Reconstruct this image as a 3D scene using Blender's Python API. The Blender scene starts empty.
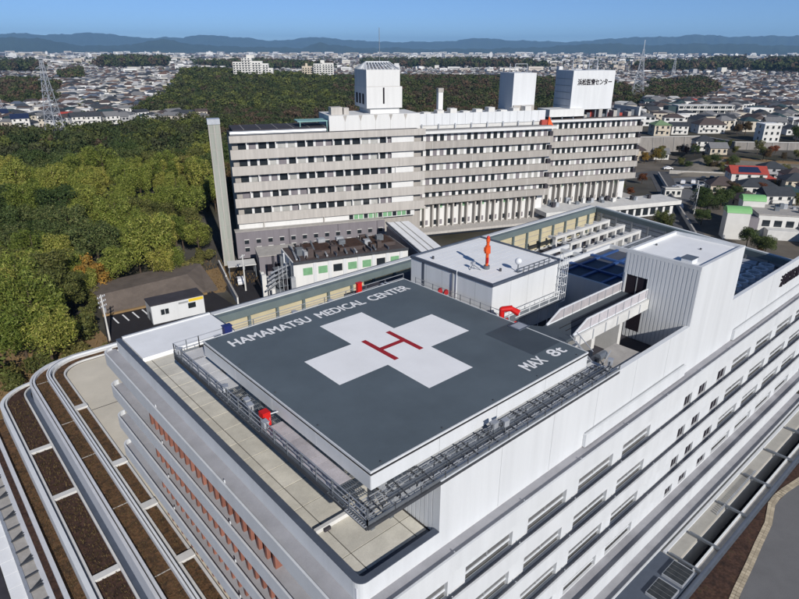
import bpy, math, random
import numpy as np
from mathutils import Vector, Matrix
random.seed(7); RNG = np.random.default_rng(7)
R = math.radians
scene = bpy.context.scene
COL = scene.collection
GZ = -28.5                      # street level; z = 0 is the top of the helipad, x runs along its front edge
HAZE = 5.2e-5

# ------------------------------------------------------------------ camera
cam = bpy.data.cameras.new('camera'); camo = bpy.data.objects.new('camera', cam); COL.objects.link(camo)
yaw, pitch, roll = R(48.570), R(22.667), R(0.125)
fw = Vector((math.cos(yaw)*math.cos(pitch), math.sin(yaw)*math.cos(pitch), -math.sin(pitch)))
rt = fw.cross(Vector((0, 0, 1))).normalized(); up = rt.cross(fw)
r2 = rt*math.cos(roll)+up*math.sin(roll); u2 = -rt*math.sin(roll)+up*math.cos(roll)
M4 = Matrix((r2, u2, -fw)).transposed().to_4x4(); M4.translation = Vector((-15.987, -20.437, 20.894))
camo.matrix_world = M4
cam.sensor_width = 36; cam.lens = 36*595.03/799; cam.clip_start = 0.5; cam.clip_end = 120000
scene.camera = camo
# ------------------------------------------------------------------ sky and sun
SUN_H = Vector((-0.309, -0.951)); SUN_EL = R(29)
world = bpy.data.worlds.new('World'); scene.world = world; world.use_nodes = True
wn = world.node_tree; sky = wn.nodes.new('ShaderNodeTexSky'); sky.sky_type = 'NISHITA'; sky.sun_disc = False
sky.sun_elevation = SUN_EL; sky.sun_rotation = math.atan2(SUN_H.x, SUN_H.y)
sky.altitude = 6000; sky.air_density = 0.95; sky.dust_density = 0.0; sky.ozone_density = 4.5
wn.links.new(sky.outputs[0], wn.nodes['Background'].inputs[0]); wn.nodes['Background'].inputs[1].default_value = 0.086
sun = bpy.data.lights.new('sun', 'SUN'); sun.energy = 4.0; sun.angle = R(0.53); sun.color = (1.0, 0.955, 0.89)
suno = bpy.data.objects.new('sun', sun); COL.objects.link(suno)
sd = Vector((SUN_H.x*math.cos(SUN_EL), SUN_H.y*math.cos(SUN_EL), math.sin(SUN_EL)))
suno.rotation_euler = (-sd).to_track_quat('-Z', 'Y').to_euler()
scene.view_settings.view_transform = 'Standard'; scene.view_settings.look = 'None'
scene.view_settings.exposure = 0.32; scene.view_settings.gamma = 1.0

# ------------------------------------------------------------------ materials
def lin(h):
    h = h.lstrip('#'); c = [int(h[i:i+2], 16)/255 for i in (0, 2, 4)]
    return tuple(((v+0.055)/1.055)**2.4 if v > 0.04045 else v/12.92 for v in c)
MATS = {}
def mat(name, col, rough=0.65, var=0.12, scale=0.35, metal=0.0, spec=0.3, bump=0.0, bscale=8.0, streak=False, island=0.0, objrand=0.0, fine=0.0, trans=0.0):
    m = bpy.data.materials.new(name); m.use_nodes = True; MATS[name] = m
    nt = m.node_tree; N = nt.nodes; L = nt.links; bs = N['Principled BSDF']
    if isinstance(col, str): col = lin(col)
    bs.inputs['Roughness'].default_value = rough; bs.inputs['Metallic'].default_value = metal
    bs.inputs['Specular IOR Level'].default_value = spec
    geo = N.new('ShaderNodeNewGeometry')
    rgb = N.new('ShaderNodeRGB'); rgb.outputs[0].default_value = (*col, 1); out = rgb.outputs[0]
    def mul(out, fac_socket, lo, hi):
        mr = N.new('ShaderNodeMapRange'); L.new(fac_socket, mr.inputs[0])
        mr.inputs[1].default_value = 0.25; mr.inputs[2].default_value = 0.75; mr.inputs[3].default_value = lo; mr.inputs[4].default_value = hi
        mx = N.new('ShaderNodeVectorMath'); mx.operation = 'SCALE'; L.new(out, mx.inputs[0]); L.new(mr.outputs[0], mx.inputs['Scale'])
        return mx.outputs[0]
    vec = geo.outputs['Position']
    if var > 0:
        nz = N.new('ShaderNodeTexNoise'); nz.inputs['Scale'].default_value = scale; nz.inputs['Detail'].default_value = 6; nz.inputs['Roughness'].default_value = 0.62
        if streak:
            mp = N.new('ShaderNodeMapping'); mp.inputs['Scale'].default_value = (3.0, 3.0, 0.22); L.new(vec, mp.inputs[0]); L.new(mp.outputs[0], nz.inputs['Vector'])
        else: L.new(vec, nz.inputs['Vector'])
        out = mul(out, nz.outputs[0], 1-var, 1+var)
    if fine > 0:
        nf = N.new('ShaderNodeTexNoise'); nf.inputs['Scale'].default_value = bscale*1.7; nf.inputs['Detail'].default_value = 3; L.new(vec, nf.inputs['Vector'])
        out = mul(out, nf.outputs[0], 1-fine, 1+fine)
    if island > 0:
        out = mul(out, geo.outputs['Random Per Island'], 1-island, 1+island)
    if objrand > 0:
        oi = N.new('ShaderNodeObjectInfo'); out = mul(out, oi.outputs['Random'], 1-objrand, 1+objrand)
    L.new(out, bs.inputs['Base Color'])
    if trans > 0:
        tr = N.new('ShaderNodeBsdfTranslucent'); L.new(out, tr.inputs[0]); ms = N.new('ShaderNodeMixShader'); ms.inputs[0].default_value = trans
        L.new(bs.outputs[0], ms.inputs[1]); L.new(tr.outputs[0], ms.inputs[2]); L.new(ms.outputs[0], N['Material Output'].inputs[0])
    if bump > 0:
        nb = N.new('ShaderNodeTexNoise'); nb.inputs['Scale'].default_value = bscale; nb.inputs['Detail'].default_value = 4; L.new(vec, nb.inputs['Vector'])
        bp = N.new('ShaderNodeBump'); bp.inputs['Strength'].default_value = bump; bp.inputs['Distance'].default_value = 0.1
        L.new(nb.outputs[0], bp.inputs['Height']); L.new(bp.outputs[0], bs.inputs['Normal'])
    return m
def ramp_mat(name, cols, src='island', rough=0.7, var=0.1, scale=0.3, spec=0.2, trans=0.0, tree=False):
    m = mat(name, (0.5, 0.5, 0.5), rough, 0, spec=spec); N = m.node_tree.nodes; L = m.node_tree.links; bs = N['Principled BSDF']
    cr = N.new('ShaderNodeValToRGB'); cr.color_ramp.interpolation = 'CONSTANT' if src in ('island', 'object') else 'LINEAR'
    el = cr.color_ramp.elements; n = len(cols)
    while len(el) < n: el.new(1.0)
    for i, c in enumerate(cols):
        el[i].position = i/n if src in ('island', 'object') else 0.3+0.4*i/max(1, n-1)
        el[i].color = (*(lin(c) if isinstance(c, str) else c), 1)
    if src == 'island': s = N.new('ShaderNodeNewGeometry').outputs['Random Per Island']
    elif src == 'object': s = N.new('ShaderNodeObjectInfo').outputs['Random']
    else:
        g = N.new('ShaderNodeNewGeometry'); nz = N.new('ShaderNodeTexNoise'); nz.inputs['Scale'].default_value = scale; nz.inputs['Detail'].default_value = 8
        nz.inputs['Roughness'].default_value = 0.65; L.new(g.outputs['Position'], nz.inputs['Vector']); s = nz.outputs[0]
    L.new(s, cr.inputs[0]); out = cr.outputs[0]
    if var > 0:
        g = N.new('ShaderNodeNewGeometry'); nz = N.new('ShaderNodeTexNoise'); nz.inputs['Scale'].default_value = scale*3.1; nz.inputs['Detail'].default_value = 5
        L.new(g.outputs['Position'], nz.inputs['Vector'])
        mr = N.new('ShaderNodeMapRange'); L.new(nz.outputs[0], mr.inputs[0]); mr.inputs[1].default_value = .25; mr.inputs[2].default_value = .75; mr.inputs[3].default_value = 1-var; mr.inputs[4].default_value = 1+var
        mx = N.new('ShaderNodeVectorMath'); mx.operation = 'SCALE'; L.new(out, mx.inputs[0]); L.new(mr.outputs[0], mx.inputs['Scale']); out = mx.outputs[0]
    if tree:                                             # every tree its own shade of leaf
        oi = N.new('ShaderNodeObjectInfo'); cr2 = N.new('ShaderNodeValToRGB'); e2 = cr2.color_ramp.elements; e2[0].color = (.62, .72, .6, 1); e2[1].color = (1.5, 1.32, 1.3, 1); e3 = e2.new(.5); e3.color = (1, 1.05, .95, 1)
        mx = N.new('ShaderNodeVectorMath'); mx.operation = 'MULTIPLY'; L.new(oi.outputs['Random'], cr2.inputs[0]); L.new(out, mx.inputs[0]); L.new(cr2.outputs[0], mx.inputs[1]); out = mx.outputs[0]
    L.new(out, bs.inputs['Base Color'])
    if trans > 0:
        tr = N.new('ShaderNodeBsdfTranslucent'); L.new(out, tr.inputs[0]); ms = N.new('ShaderNodeMixShader'); ms.inputs[0].default_value = trans
        L.new(bs.outputs[0], ms.inputs[1]); L.new(tr.outputs[0], ms.inputs[2]); L.new(ms.outputs[0], N['Material Output'].inputs[0])
    return m

mat('white_panel', (0.605, 0.62, 0.632), 0.5, 0.08, 0.25, streak=True, fine=0.025)
mat('white_render', (0.63, 0.63, 0.62), 0.7, 0.07, 0.3, streak=True, fine=0.03)
mat('white_metal', (0.66, 0.68, 0.70), 0.4, 0.05, 0.6)
mat('eave_paint', (0.57, 0.58, 0.605), 0.6, 0.07, 0.4, streak=True, fine=0.03)
mat('eave_membrane', (0.33, 0.33, 0.35), 0.8, 0.14, 0.6, fine=0.05)
mat('cap_metal', (0.075, 0.09, 0.12), 0.45, 0.15, 0.8)
mat('seal_black', (0.015, 0.015, 0.018), 0.8, 0.2)
mat('deck_grey', (0.098, 0.122, 0.140), 0.62, 0.22, 0.14, fine=0.05, bump=0.05)
mat('deck_dark', (0.058, 0.072, 0.086), 0.62, 0.14, 0.4, fine=0.05)
mat('paint_white', (0.83, 0.83, 0.83), 0.6, 0.06, 0.35, fine=0.05)
mat('paint_red', (0.33, 0.018, 0.022), 0.6, 0.12, 0.8)
mat('tile_beige', (0.55, 0.525, 0.455), 0.8, 0.22, 0.55, fine=0.09, objrand=0.07)
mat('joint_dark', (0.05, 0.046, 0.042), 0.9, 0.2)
mat('gallery_floor', (0.50, 0.50, 0.505), 0.7, 0.18, 0.8, fine=0.08, objrand=0.08)
mat('gallery_pink', (0.40, 0.375, 0.39), 0.7, 0.2, 0.9, fine=0.1, objrand=0.12)
mat('steel', (0.20, 0.22, 0.245), 0.45, 0.2, 1.2, metal=0.5)
mat('steel_light', (0.47, 0.49, 0.52), 0.4, 0.15, 1.2, metal=0.4)
mat('steel_dark', (0.07, 0.075, 0.085), 0.5, 0.2, 1.2, metal=0.3)
mat('red_paint', (0.55, 0.015, 0.012), 0.35, 0.1, 2.0)
mat('orange_paint', (0.62, 0.09, 0.02), 0.4, 0.1, 2.0)
mat('blue_plastic', (0.02, 0.03, 0.14), 0.4, 0.1)
mat('fin_terracotta', (0.235, 0.10, 0.072), 0.6, 0.15, 0.9, objrand=0.12)
mat('glass_dark', (0.02, 0.025, 0.03), 0.12, 0.15, 0.5, spec=0.6)
mat('glass_blind', (0.36, 0.36, 0.345), 0.25, 0.15, 1.3, spec=0.6, objrand=0.12)
mat('facade_glass', (0.125, 0.125, 0.125), 0.25, 0.2, 1.3, spec=0.6, objrand=0.2)
mat('deck_stone', (0.36, 0.345, 0.31), 0.85, 0.14, 0.5, fine=0.06)
mat('frame_grey', (0.30, 0.31, 0.32), 0.5, 0.1)
mat('wall_cream', (0.50, 0.445, 0.30), 0.75, 0.12, 0.4, fine=0.05)
mat('beam_green', (0.13, 0.165, 0.17), 0.5, 0.12, 0.6)
mat('roof_white', (0.80, 0.81, 0.82), 0.6, 0.07, 0.4, fine=0.03)
mat('roof_dark', (0.045, 0.042, 0.05), 0.85, 0.25, 0.5, fine=0.1)
mat('blue_pipe', (0.035, 0.085, 0.24), 0.4, 0.1, 1.0)
mat('blue_deck', (0.075, 0.085, 0.11), 0.6, 0.2, 1.0)
mat('concrete_white', (0.58, 0.575, 0.555), 0.8, 0.14, 0.5, fine=0.06)
mat('concrete', (0.37, 0.35, 0.325), 0.85, 0.18, 0.35, streak=True, fine=0.08)
mat('concrete_old', (0.345, 0.322, 0.295), 0.85, 0.16, 0.35, streak=True, fine=0.06)
mat('concrete_pale', (0.43, 0.405, 0.375), 0.85, 0.16, 0.5, streak=True, fine=0.06)
mat('concrete_green', (0.30, 0.315, 0.28), 0.85, 0.2, 0.4, streak=True)
mat('block_grey', (0.19, 0.175, 0.19), 0.8, 0.14, 0.3, streak=True, fine=0.05)
mat('pod_deck', (0.58, 0.53, 0.435), 0.85, 0.13, 0.22, fine=0.05)
ramp_mat('soil_moss', [(0.032, 0.024, 0.016), (0.072, 0.043, 0.024), (0.13, 0.07, 0.034), (0.06, 0.048, 0.024)], 'noise', 0.95, 0.45, 1.5)
ramp_mat('soil_dark', [(0.022, 0.015, 0.013), (0.045, 0.026, 0.02), (0.07, 0.038, 0.027), (0.04, 0.034, 0.018)], 'noise', 0.95, 0.45, 1.3)
mat('plant_tuft', (0.085, 0.058, 0.026), 0.9, 0.3, 1.2, island=0.4)
mat('asphalt', (0.08, 0.08, 0.084), 0.9, 0.18, 0.25, fine=0.12)
mat('asphalt_dark', (0.022, 0.02, 0.023), 0.9, 0.2, 0.3, fine=0.12)
mat('asphalt_pale', (0.13, 0.13, 0.135), 0.9, 0.12, 0.4, fine=0.12)
mat('path_tile', (0.40, 0.34, 0.25), 0.85, 0.12, 0.7, island=0.14)
mat('bank_grey', (0.115, 0.094, 0.08), 0.9, 0.25, 0.5, fine=0.12)
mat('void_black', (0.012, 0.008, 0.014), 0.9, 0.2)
mat('yellow_sign', (0.70, 0.50, 0.04), 0.5, 0.1)
mat('green_vault', (0.19, 0.42, 0.17), 0.5, 0.1)
mat('roof_red', (0.36, 0.06, 0.045), 0.7, 0.18, 0.8)
mat('roof_green', (0.16, 0.24, 0.13), 0.7, 0.15, 0.8)
mat('roof_brown', (0.075, 0.058, 0.055), 0.8, 0.18, 0.8)
mat('roof_slate', (0.045, 0.05, 0.058), 0.7, 0.2, 0.8)
mat('roof_tealdark', (0.03, 0.055, 0.062), 0.7, 0.2, 0.8)
mat('roof_grey', (0.17, 0.17, 0.175), 0.8, 0.15, 0.8)
mat('solar_blue', (0.02, 0.03, 0.07), 0.2, 0.1, spec=0.6)
mat('wall_white', (0.60, 0.59, 0.56), 0.8, 0.08, 0.4)
mat('wall_beige', (0.50, 0.44, 0.35), 0.8, 0.08, 0.4)
mat('wall_greyhouse', (0.36, 0.36, 0.37), 0.8, 0.08, 0.4)
mat('retaining', (0.22, 0.205, 0.19), 0.9, 0.25, 0.3, streak=True, fine=0.1)
mat('field_brown', (0.235, 0.155, 0.075), 0.95, 0.25, 0.15, fine=0.1)
mat('lot_earth', (0.125, 0.108, 0.088), 0.95, 0.35, 0.12, fine=0.15)
mat('bank_grass', (0.19, 0.17, 0.14), 0.95, 0.3, 0.2, fine=0.12)
mat('rubber', (0.015, 0.015, 0.016), 0.8, 0.1)
mat('bark', (0.07, 0.05, 0.035), 0.9, 0.3, 1.5)
mat('car_white', (0.68, 0.68, 0.69), 0.25, 0.03, spec=0.6)
mat('car_silver', (0.36, 0.37, 0.39), 0.25, 0.03, metal=0.5, spec=0.6)
mat('car_dark', (0.025, 0.028, 0.035), 0.2, 0.05, spec=0.6)
mat('turquoise', (0.20, 0.36, 0.35), 0.6, 0.15, 0.6)
mat('green_glass', (0.18, 0.36, 0.20), 0.3, 0.2, 0.8, spec=0.5)

# ------------------------------------------------------------------ mesh helpers
class MB:
    def __init__(s): s.v = []; s.f = []; s.m = []
    def poly(s, pts, mi=0):
        b = len(s.v); s.v += [tuple(p) for p in pts]; s.f.append(tuple(range(b, b+len(pts)))); s.m.append(mi); return s
    def box(s, x0, x1, y0, y1, z0, z1, mi=0):
        b = len(s.v); s.v += [(x0, y0, z0), (x1, y0, z0), (x1, y1, z0), (x0, y1, z0), (x0, y0, z1), (x1, y0, z1), (x1, y1, z1), (x0, y1, z1)]
        s.f += [tuple(b+i for i in q) for q in ((0, 3, 2, 1), (4, 5, 6, 7), (0, 1, 5, 4), (1, 2, 6, 5), (2, 3, 7, 6), (3, 0, 4, 7))]; s.m += [mi]*6
        return s
    def prism(s, pts, z0, z1, mi=0, mtop=None):
        n = len(pts); b = len(s.v)
        a = sum(pts[i][0]*pts[(i+1) % n][1]-pts[(i+1) % n][0]*pts[i][1] for i in range(n))
        if a < 0: pts = pts[::-1]
        s.v += [(p[0], p[1], z0) for p in pts]+[(p[0], p[1], z1) for p in pts]
        s.f.append(tuple(b+i for i in range(n))[::-1]); s.m.append(mi)
        s.f.append(tuple(b+n+i for i in range(n))); s.m.append(mi if mtop is None else mtop)
        for i in range(n): j = (i+1) % n; s.f.append((b+i, b+j, b+n+j, b+n+i)); s.m.append(mi)
        return s
    def ribbon(s, A, B, z0, z1, mi=0):          # solid strip between two plan polylines with equal counts
        n = len(A)
        for i in range(n-1):
            b = len(s.v)
            for z in (z0, z1): s.v += [(*A[i], z), (*A[i+1], z), (*B[i+1], z), (*B[i], z)]
            fs = [(b+0, b+3, b+2, b+1), (b+4, b+5, b+6, b+7), (b+0, b+1, b+5, b+4), (b+2, b+3, b+7, b+6)]
            if i == 0: fs.append((b+3, b+0, b+4, b+7))
            if i == n-2: fs.append((b+1, b+2, b+6, b+5))
            s.f += fs; s.m += [mi]*len(fs)
        return s
    def bar(s, p, q, w=0.06, h=None, mi=0):     # square bar between two points
        h = h or w; p = Vector(p); q = Vector(q); d = (q-p).normalized()
        upv = Vector((0, 0, 1)) if abs(d.z) < 0.95 else Vector((1, 0, 0))
        a = d.cross(upv).normalized()*w/2; c = a.cross(d).normalized()*h/2; b = len(s.v)
        for o in (p, q): s.v += [tuple(o-a-c), tuple(o+a-c), tuple(o+a+c), tuple(o-a+c)]
        s.f += [tuple(b+i for i in k) for k in ((0, 1, 2, 3), (7, 6, 5, 4), (0, 4, 5, 1), (1, 5, 6, 2), (2, 6, 7, 3), (3, 7, 4, 0))]; s.m += [mi]*6
        return s
    def tube(s, p, q, r, n=8, r2=None, mi=0):
        p = Vector(p); q = Vector(q); r2 = r if r2 is None else r2; d = (q-p).normalized()
        upv = Vector((0, 0, 1)) if abs(d.z) < 0.95 else Vector((1, 0, 0))
        a = d.cross(upv).normalized(); c = d.cross(a).normalized(); b = len(s.v)
        for o, rr in ((p, r), (q, r2)):
            for i in range(n):
                t = 2*math.pi*i/n; s.v.append(tuple(o+a*math.cos(t)*rr+c*math.sin(t)*rr))
        for i in range(n): j = (i+1) % n; s.f.append((b+i, b+j, b+n+j, b+n+i)); s.m.append(mi)
        s.f.append(tuple(b+i for i in range(n))[::-1]); s.f.append(tuple(b+n+i for i in range(n))); s.m += [mi]*2
        return s
    def dome(s, c, r, rz, n=10, k=4, mi=0, full=False):
        b = len(s.v); lo = -k if full else 0
        rows = list(range(lo, k))
        for j in rows:
            t = j/k*math.pi/2
            for i in range(n):
                u = 2*math.pi*i/n; s.v.append((c[0]+r*math.cos(t)*math.cos(u), c[1]+r*math.cos(t)*math.sin(u), c[2]+rz*math.sin(t)))
        s.v.append((c[0], c[1], c[2]+rz)); top = len(s.v)-1
        for j in range(len(rows)-1):
            for i in range(n): i2 = (i+1) % n; s.f.append((b+j*n+i, b+j*n+i2, b+(j+1)*n+i2, b+(j+1)*n+i)); s.m.append(mi)
        for i in range(n): s.f.append((b+(len(rows)-1)*n+i, b+(len(rows)-1)*n+(i+1) % n, top)); s.m.append(mi)
        return s
    def mesh(s, name='mesh'):
        me = bpy.data.meshes.new(name); me.from_pydata(s.v, [], s.f); me.polygons.foreach_set('material_index', s.m); me.update(); return me
def parent_to(o, p):
    if p is not None:
        o.parent = p
        if p.get('_w'): o.matrix_parent_inverse = Matrix.Translation(-Vector(p['_w']))
def O(name, geo, m, parent=None, loc=None, rz=None, smooth=False):
    me = geo.mesh(name) if isinstance(geo, MB) else geo
    for x in (m if isinstance(m, (list, tuple)) else [m]):
        if len(me.materials) < (len(m) if isinstance(m, (list, tuple)) else 1): me.materials.append(MATS[x] if isinstance(x, str) else x)
    if smooth: me.polygons.foreach_set('use_smooth', [True]*len(me.polygons))
    o = bpy.data.objects.new(name, me); COL.objects.link(o)
    if loc is not None: o.location = loc
    if rz is not None: o.rotation_euler = (0, 0, rz)
    parent_to(o, parent); return o
def tag(o, label, cat, group=None, kind=None):
    if label: o['label'] = label
    if cat: o['category'] = cat
    if group: o['group'] = group
    if kind: o['kind'] = kind
    return o
def thing(name, label, cat, loc, group=None, rz=None):
    """Empty at the base. Without rz, parts are given in world coordinates; with rz, in the thing's own frame."""
    o = bpy.data.objects.new(name, None); COL.objects.link(o); o.location = loc; o.empty_display_size = 0.5
    if rz is None: o['_w'] = tuple(loc)
    else: o.rotation_euler = (0, 0, rz)
    return tag(o, label, cat, group)
def struct(name, geo, m, label=None, smooth=False):
    o = O(name, geo, m, smooth=smooth); o['kind'] = 'structure'
    if label: o['label'] = label
    return o
UNIT = {}
def unit(m):                                     # shared unit box per material, base centre at origin
    if m not in UNIT:
        me = MB().box(-.5, .5, -.5, .5, 0, 1).mesh('unit'); me.materials.append(MATS[m]); UNIT[m] = me
    return UNIT[m]
def bxo(name, x0, x1, y0, y1, z0, z1, m, parent=None):
    o = bpy.data.objects.new(name, unit(m)); COL.objects.link(o)
    o.location = ((x0+x1)/2, (y0+y1)/2, z0); o.scale = (abs(x1-x0), abs(y1-y0), z1-z0); parent_to(o, parent); return o
def under(o, part):                              # make o a sub-part of a part, leaving it where it stands
    o.parent = part; o.matrix_parent_inverse = part.matrix_basis.inverted(); return o
def copy_tree(o, parent=None):
    c = o.copy(); COL.objects.link(c); c.parent = parent
    for ch in list(o.children): copy_tree(ch, c)
    return c
def arc(cx, cy, r, a0, a1, n): return [(cx+r*math.cos(R(a0+(a1-a0)*i/n)), cy+r*math.sin(R(a0+(a1-a0)*i/n))) for i in range(n+1)]
def text_mesh(txt, size, extrude=0.0, offset=0.0):
    cu = bpy.data.curves.new('text', 'FONT'); cu.body = txt; cu.size = size; cu.extrude = extrude; cu.resolution_u = 3; cu.offset = offset
    ob = bpy.data.objects.new('text', cu); COL.objects.link(ob); bpy.context.view_layer.update()
    dg = bpy.context.evaluated_depsgraph_get(); me = bpy.data.meshes.new_from_object(ob.evaluated_get(dg)); bpy.data.objects.remove(ob)
    return me
def fit_text(me, x0, x1, y0, y1):
    n = len(me.vertices); co = np.empty(n*3); me.vertices.foreach_get('co', co); co = co.reshape(-1, 3)
    a, b = co[:, :2].min(0), co[:, :2].max(0)
    co[:, 0] = x0+(co[:, 0]-a[0])/(b[0]-a[0])*(x1-x0); co[:, 1] = y0+(co[:, 1]-a[1])/(b[1]-a[1])*(y1-y0)
    me.vertices.foreach_set('co', co.ravel()); me.update(); return me
# ================================================================== NEW HOSPITAL BLOCK
hb = thing('hospital_building', 'new white hospital block with projecting eaves that carries the helipad', 'building', (-2.3, -1.8, GZ))
XE = 80.0
O('core_wall', MB().prism([(-2.0, -1.5), (73.6, -1.5), (81.3, 35.4), (-2.0, 35.4)], GZ, -9.6), 'white_render', hb)
O('upper_storey', MB().prism([(-2.0, -1.5), (34.5, -1.5), (34.5, 31.2), (-2.0, 31.2)], -9.596, -5.56), 'joint_dark', hb)
O('side_wall', MB().box(-2.29, -2.001, -1.5, 36.8, -9.7, -5.55), 'eave_paint', hb)
O('roof_floor', MB().box(34.6, 73.0, -1.4, 31, -9.596, -9.58).box(8, 80, 31.25, 34.9, -9.596, -9.58), 'roof_dark', hb)
# terrace tiles around the helipad
ty = [-0.9, 0.65, 3.2, 5.65, 7.9, 10.05, 12.2]; 
while ty[-1] < 30: ty.append(ty[-1]+2.13)
ty[-1] = 31.15
for x0, x1 in ((-1.72, -1.03), (-1.03, 2.65), (2.65, 3.5)):
    for a, b in zip(ty[:-1], ty[1:]): bxo('terrace_tile', x0+.035, x1-.035, a+.035, b-.035, -5.559, -5.5, 'tile_beige', hb)
bxo('parapet_shadow_strip', -1.74, 3.5, -1.55, -0.9, -5.559, -5.515, 'cap_metal', hb)  # dark strip coloured in as the parapet's shadow along the terrace edge
bxo('terrace_beam', -1.75, 1.2, 3.08, 3.32, -5.5, -5.22, 'concrete_white', hb); bxo('drain_box', -1.25, -0.8, 2.9, 3.06, -5.5, -5.3, 'roof_dark', hb)
# parapet with a rounded corner
def corner(xo, yo, r, y_end=36.8, x_end=None, n=6):
    return [(xo, y_end)]+arc(xo+r, yo+r, r, 180, 270, n)+[(x_end if x_end is not None else XE, yo)]
po, pi = corner(-2.3, -1.8, .55, 36.8, 3.6), corner(-1.95, -1.45, .3, 36.8, 3.6)
O('parapet', MB().ribbon(po, pi, -6.5, -5.14), 'white_panel', hb)
O('parapet_cap', MB().ribbon(corner(-2.33, -1.83, .57, 36.8, 3.58), corner(-1.88, -1.42, .25, 36.8, 3.58), -5.14, -5.07), 'cap_metal', hb)
# flat white roof slab behind the helipad
bxo('roof_slab', -1.74, 7.3, 31.2, 36.6, -6.2, -5.12, 'roof_white', hb)
bxo('slab_edge', 7.3, 7.42, 31.2, 36.0, -6.2, -5.06, 'cap_metal', hb)
bxo('slab_edge', -1.74, 7.3, 36.6, 36.85, -6.4, -5.0, 'white_panel', hb); bxo('slab_edge', -1.74, 7.3, 36.85, 36.92, -6.4, -4.97, 'cap_metal', hb)
# far screen wall with beam, posts, cream panels
bxo('screen_wall', 7.42, 81.2, 36.1, 36.8, -28.4, -5.1, 'white_panel', hb); bxo('screen_cap', 7.42, 81.2, 36.8, 36.9, -6, -5.04, 'cap_metal', hb)
bxo('screen_beam', 7.42, 81.0, 35.35, 36.1, -6.05, -5.2, 'beam_green', hb)
px = 7.6
while px < 79:
    bxo('cream_panel', px+.12, px+3.42, 35.55, 36.09, -9.5, -6.052, 'wall_cream', hb)
    for k in range(3): bxo('panel_rib', px+.14, px+3.4, 35.45, 35.549, -7.0-k*.9, -6.93-k*.9, 'concrete', hb)
    bxo('screen_post', px-.14, px+.14, 35.2, 35.5, -9.5, -6.055, 'beam_green', hb); px += 3.54
# right hand end screen
def endx(y): return 73.6+(y+1.5)/36.9*7.7
O('end_screen', MB().prism([(endx(-1.6), -1.6), (endx(36), 36), (endx(36)+.5, 36), (endx(-1.6)+.5, -1.6)], -28.4, -5.1), 'white_panel', hb)
O('end_beam', MB().prism([(endx(-1.6)-.6, -1.6), (endx(35.2)-.6, 35.2), (endx(35.2), 35.2), (endx(-1.6), -1.6)], -5.9, -5.15), 'beam_green', hb)
for k in range(4): O('end_rail', MB().bar((endx(0)-.35, 0, -6.5-k*.75), (endx(35)-.35, 35, -6.5-k*.75), .1), 'steel', hb)
for k in range(11): y = 1+k*3.3; bxo('end_post', endx(y)-.75, endx(y)-.5, y-.12, y+.12, -9.58, -5.9, 'steel', hb)
for k in range(3):
    for j in range(4): bxo('louver', endx(8+k*1.5)-1.8-j*.0, endx(8+k*1.5)-.9, 6.5+j*2.2, 8.2+j*2.2, -9.2+k*1.05, -8.9+k*1.05, 'wall_cream', hb)

# tall white wall on the long front, closing the machine floor under the helipad
bxo('front_wall', 3.6, 73.5, -1.8, -1.52, -6.5, -1.45, 'white_panel', hb)
bxo('front_wall_cap', 3.58, 34.4, -1.84, -1.46, -1.45, -1.40, 'white_metal', hb); bxo('front_wall_cap', 43.9, 73.5, -1.84, -1.46, -1.45, -1.40, 'white_metal', hb)
mb = MB(); y = -1.52                                    # ribbed return wall under the deck edge
while y < 19.5:
    mb.box(3.6, 3.72, y, y+.30, -5.5, -1.5); mb.box(3.66, 3.74, y+.30, y+.36, -5.5, -1.5); y += .36
O('ribbed_wall', mb, 'white_panel', hb)
bxo('machine_floor', 3.75, 22.7, -1.5, 19.8, -5.5, -1.52, 'white_panel', hb)
bxo('lower_roof', 22.71, 34.4, -1.45, 31, -5.5, -4.4, 'roof_dark', hb)
bxo('landing', 22.75, 27.0, -1.40, 1.0, -4.35, -1.6, 'concrete', hb)
for gx in (9.0, 14.5, 20, 25.5, 31, 49, 55, 61, 67): bxo('wall_joint', gx-.012, gx+.012, -1.806, -1.799, -6.4, -1.5, 'frame_grey', hb)
# low box upstands along the foot of the wall
for a, b in ((18.7, 34.9), (45.8, 72)):
    bxo('foot_upstand', a, b, -2.06, -1.81, -6.4, -5.3, 'white_panel', hb); bxo('upstand_cap', a+.1, b-.05, -1.9, -1.82, -5.3, -5.25, 'frame_grey', hb)
# eaves
zl = [-6.27, -9.9, -13.5, -17.05]
def eave(zt, xo, yo, ri, led, xin, yin, yend=37.9, left=True, face=1.3, mem='eave_membrane'):
    xe = 76.0
    if left:
        def path(o, r):
            ye = yend-o
            return arc(xo+o+r, ye-r, r, 90, 180, 5)+arc(xo+o+r, yo+o+r, r, 180, 270, 7)+[(xe, yo+o)]
        out, lip, inn = path(0, ri), path(.14, ri-.14), path(.14, ri-.14)
        inner = [(xin, yend-.1)]*6+[(xin, yin)]*8+[(xe, yin)]
    else:
        out, lip = [(-3.3, yo), (xe, yo)], [(-3.3, yo+.14), (xe, yo+.14)]; inner = [(-3.3, yin), (xe, yin)]
    O('eave', MB().ribbon(inner, out, zt-face, zt-led), 'white_panel', hb)
    O('eave_membrane', MB().ribbon(inner, lip, zt-led, zt-led+.012), mem, hb)
    O('eave_lip', MB().ribbon(lip, out, zt-led, zt), 'white_panel', hb)
for k, z in enumerate(zl): eave(z, -3.5, -2.9, .9, .25 if k == 0 else .5, -2.25, -1.75 if k == 0 else -2.2)
eave(-20.65, 0, -3.65, 0, .35, 0, -2.2, left=False, face=1.6)
eave(-24.3, 0, -4.05, 0, .3, 0, -2.2, left=False, face=1.2)
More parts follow.
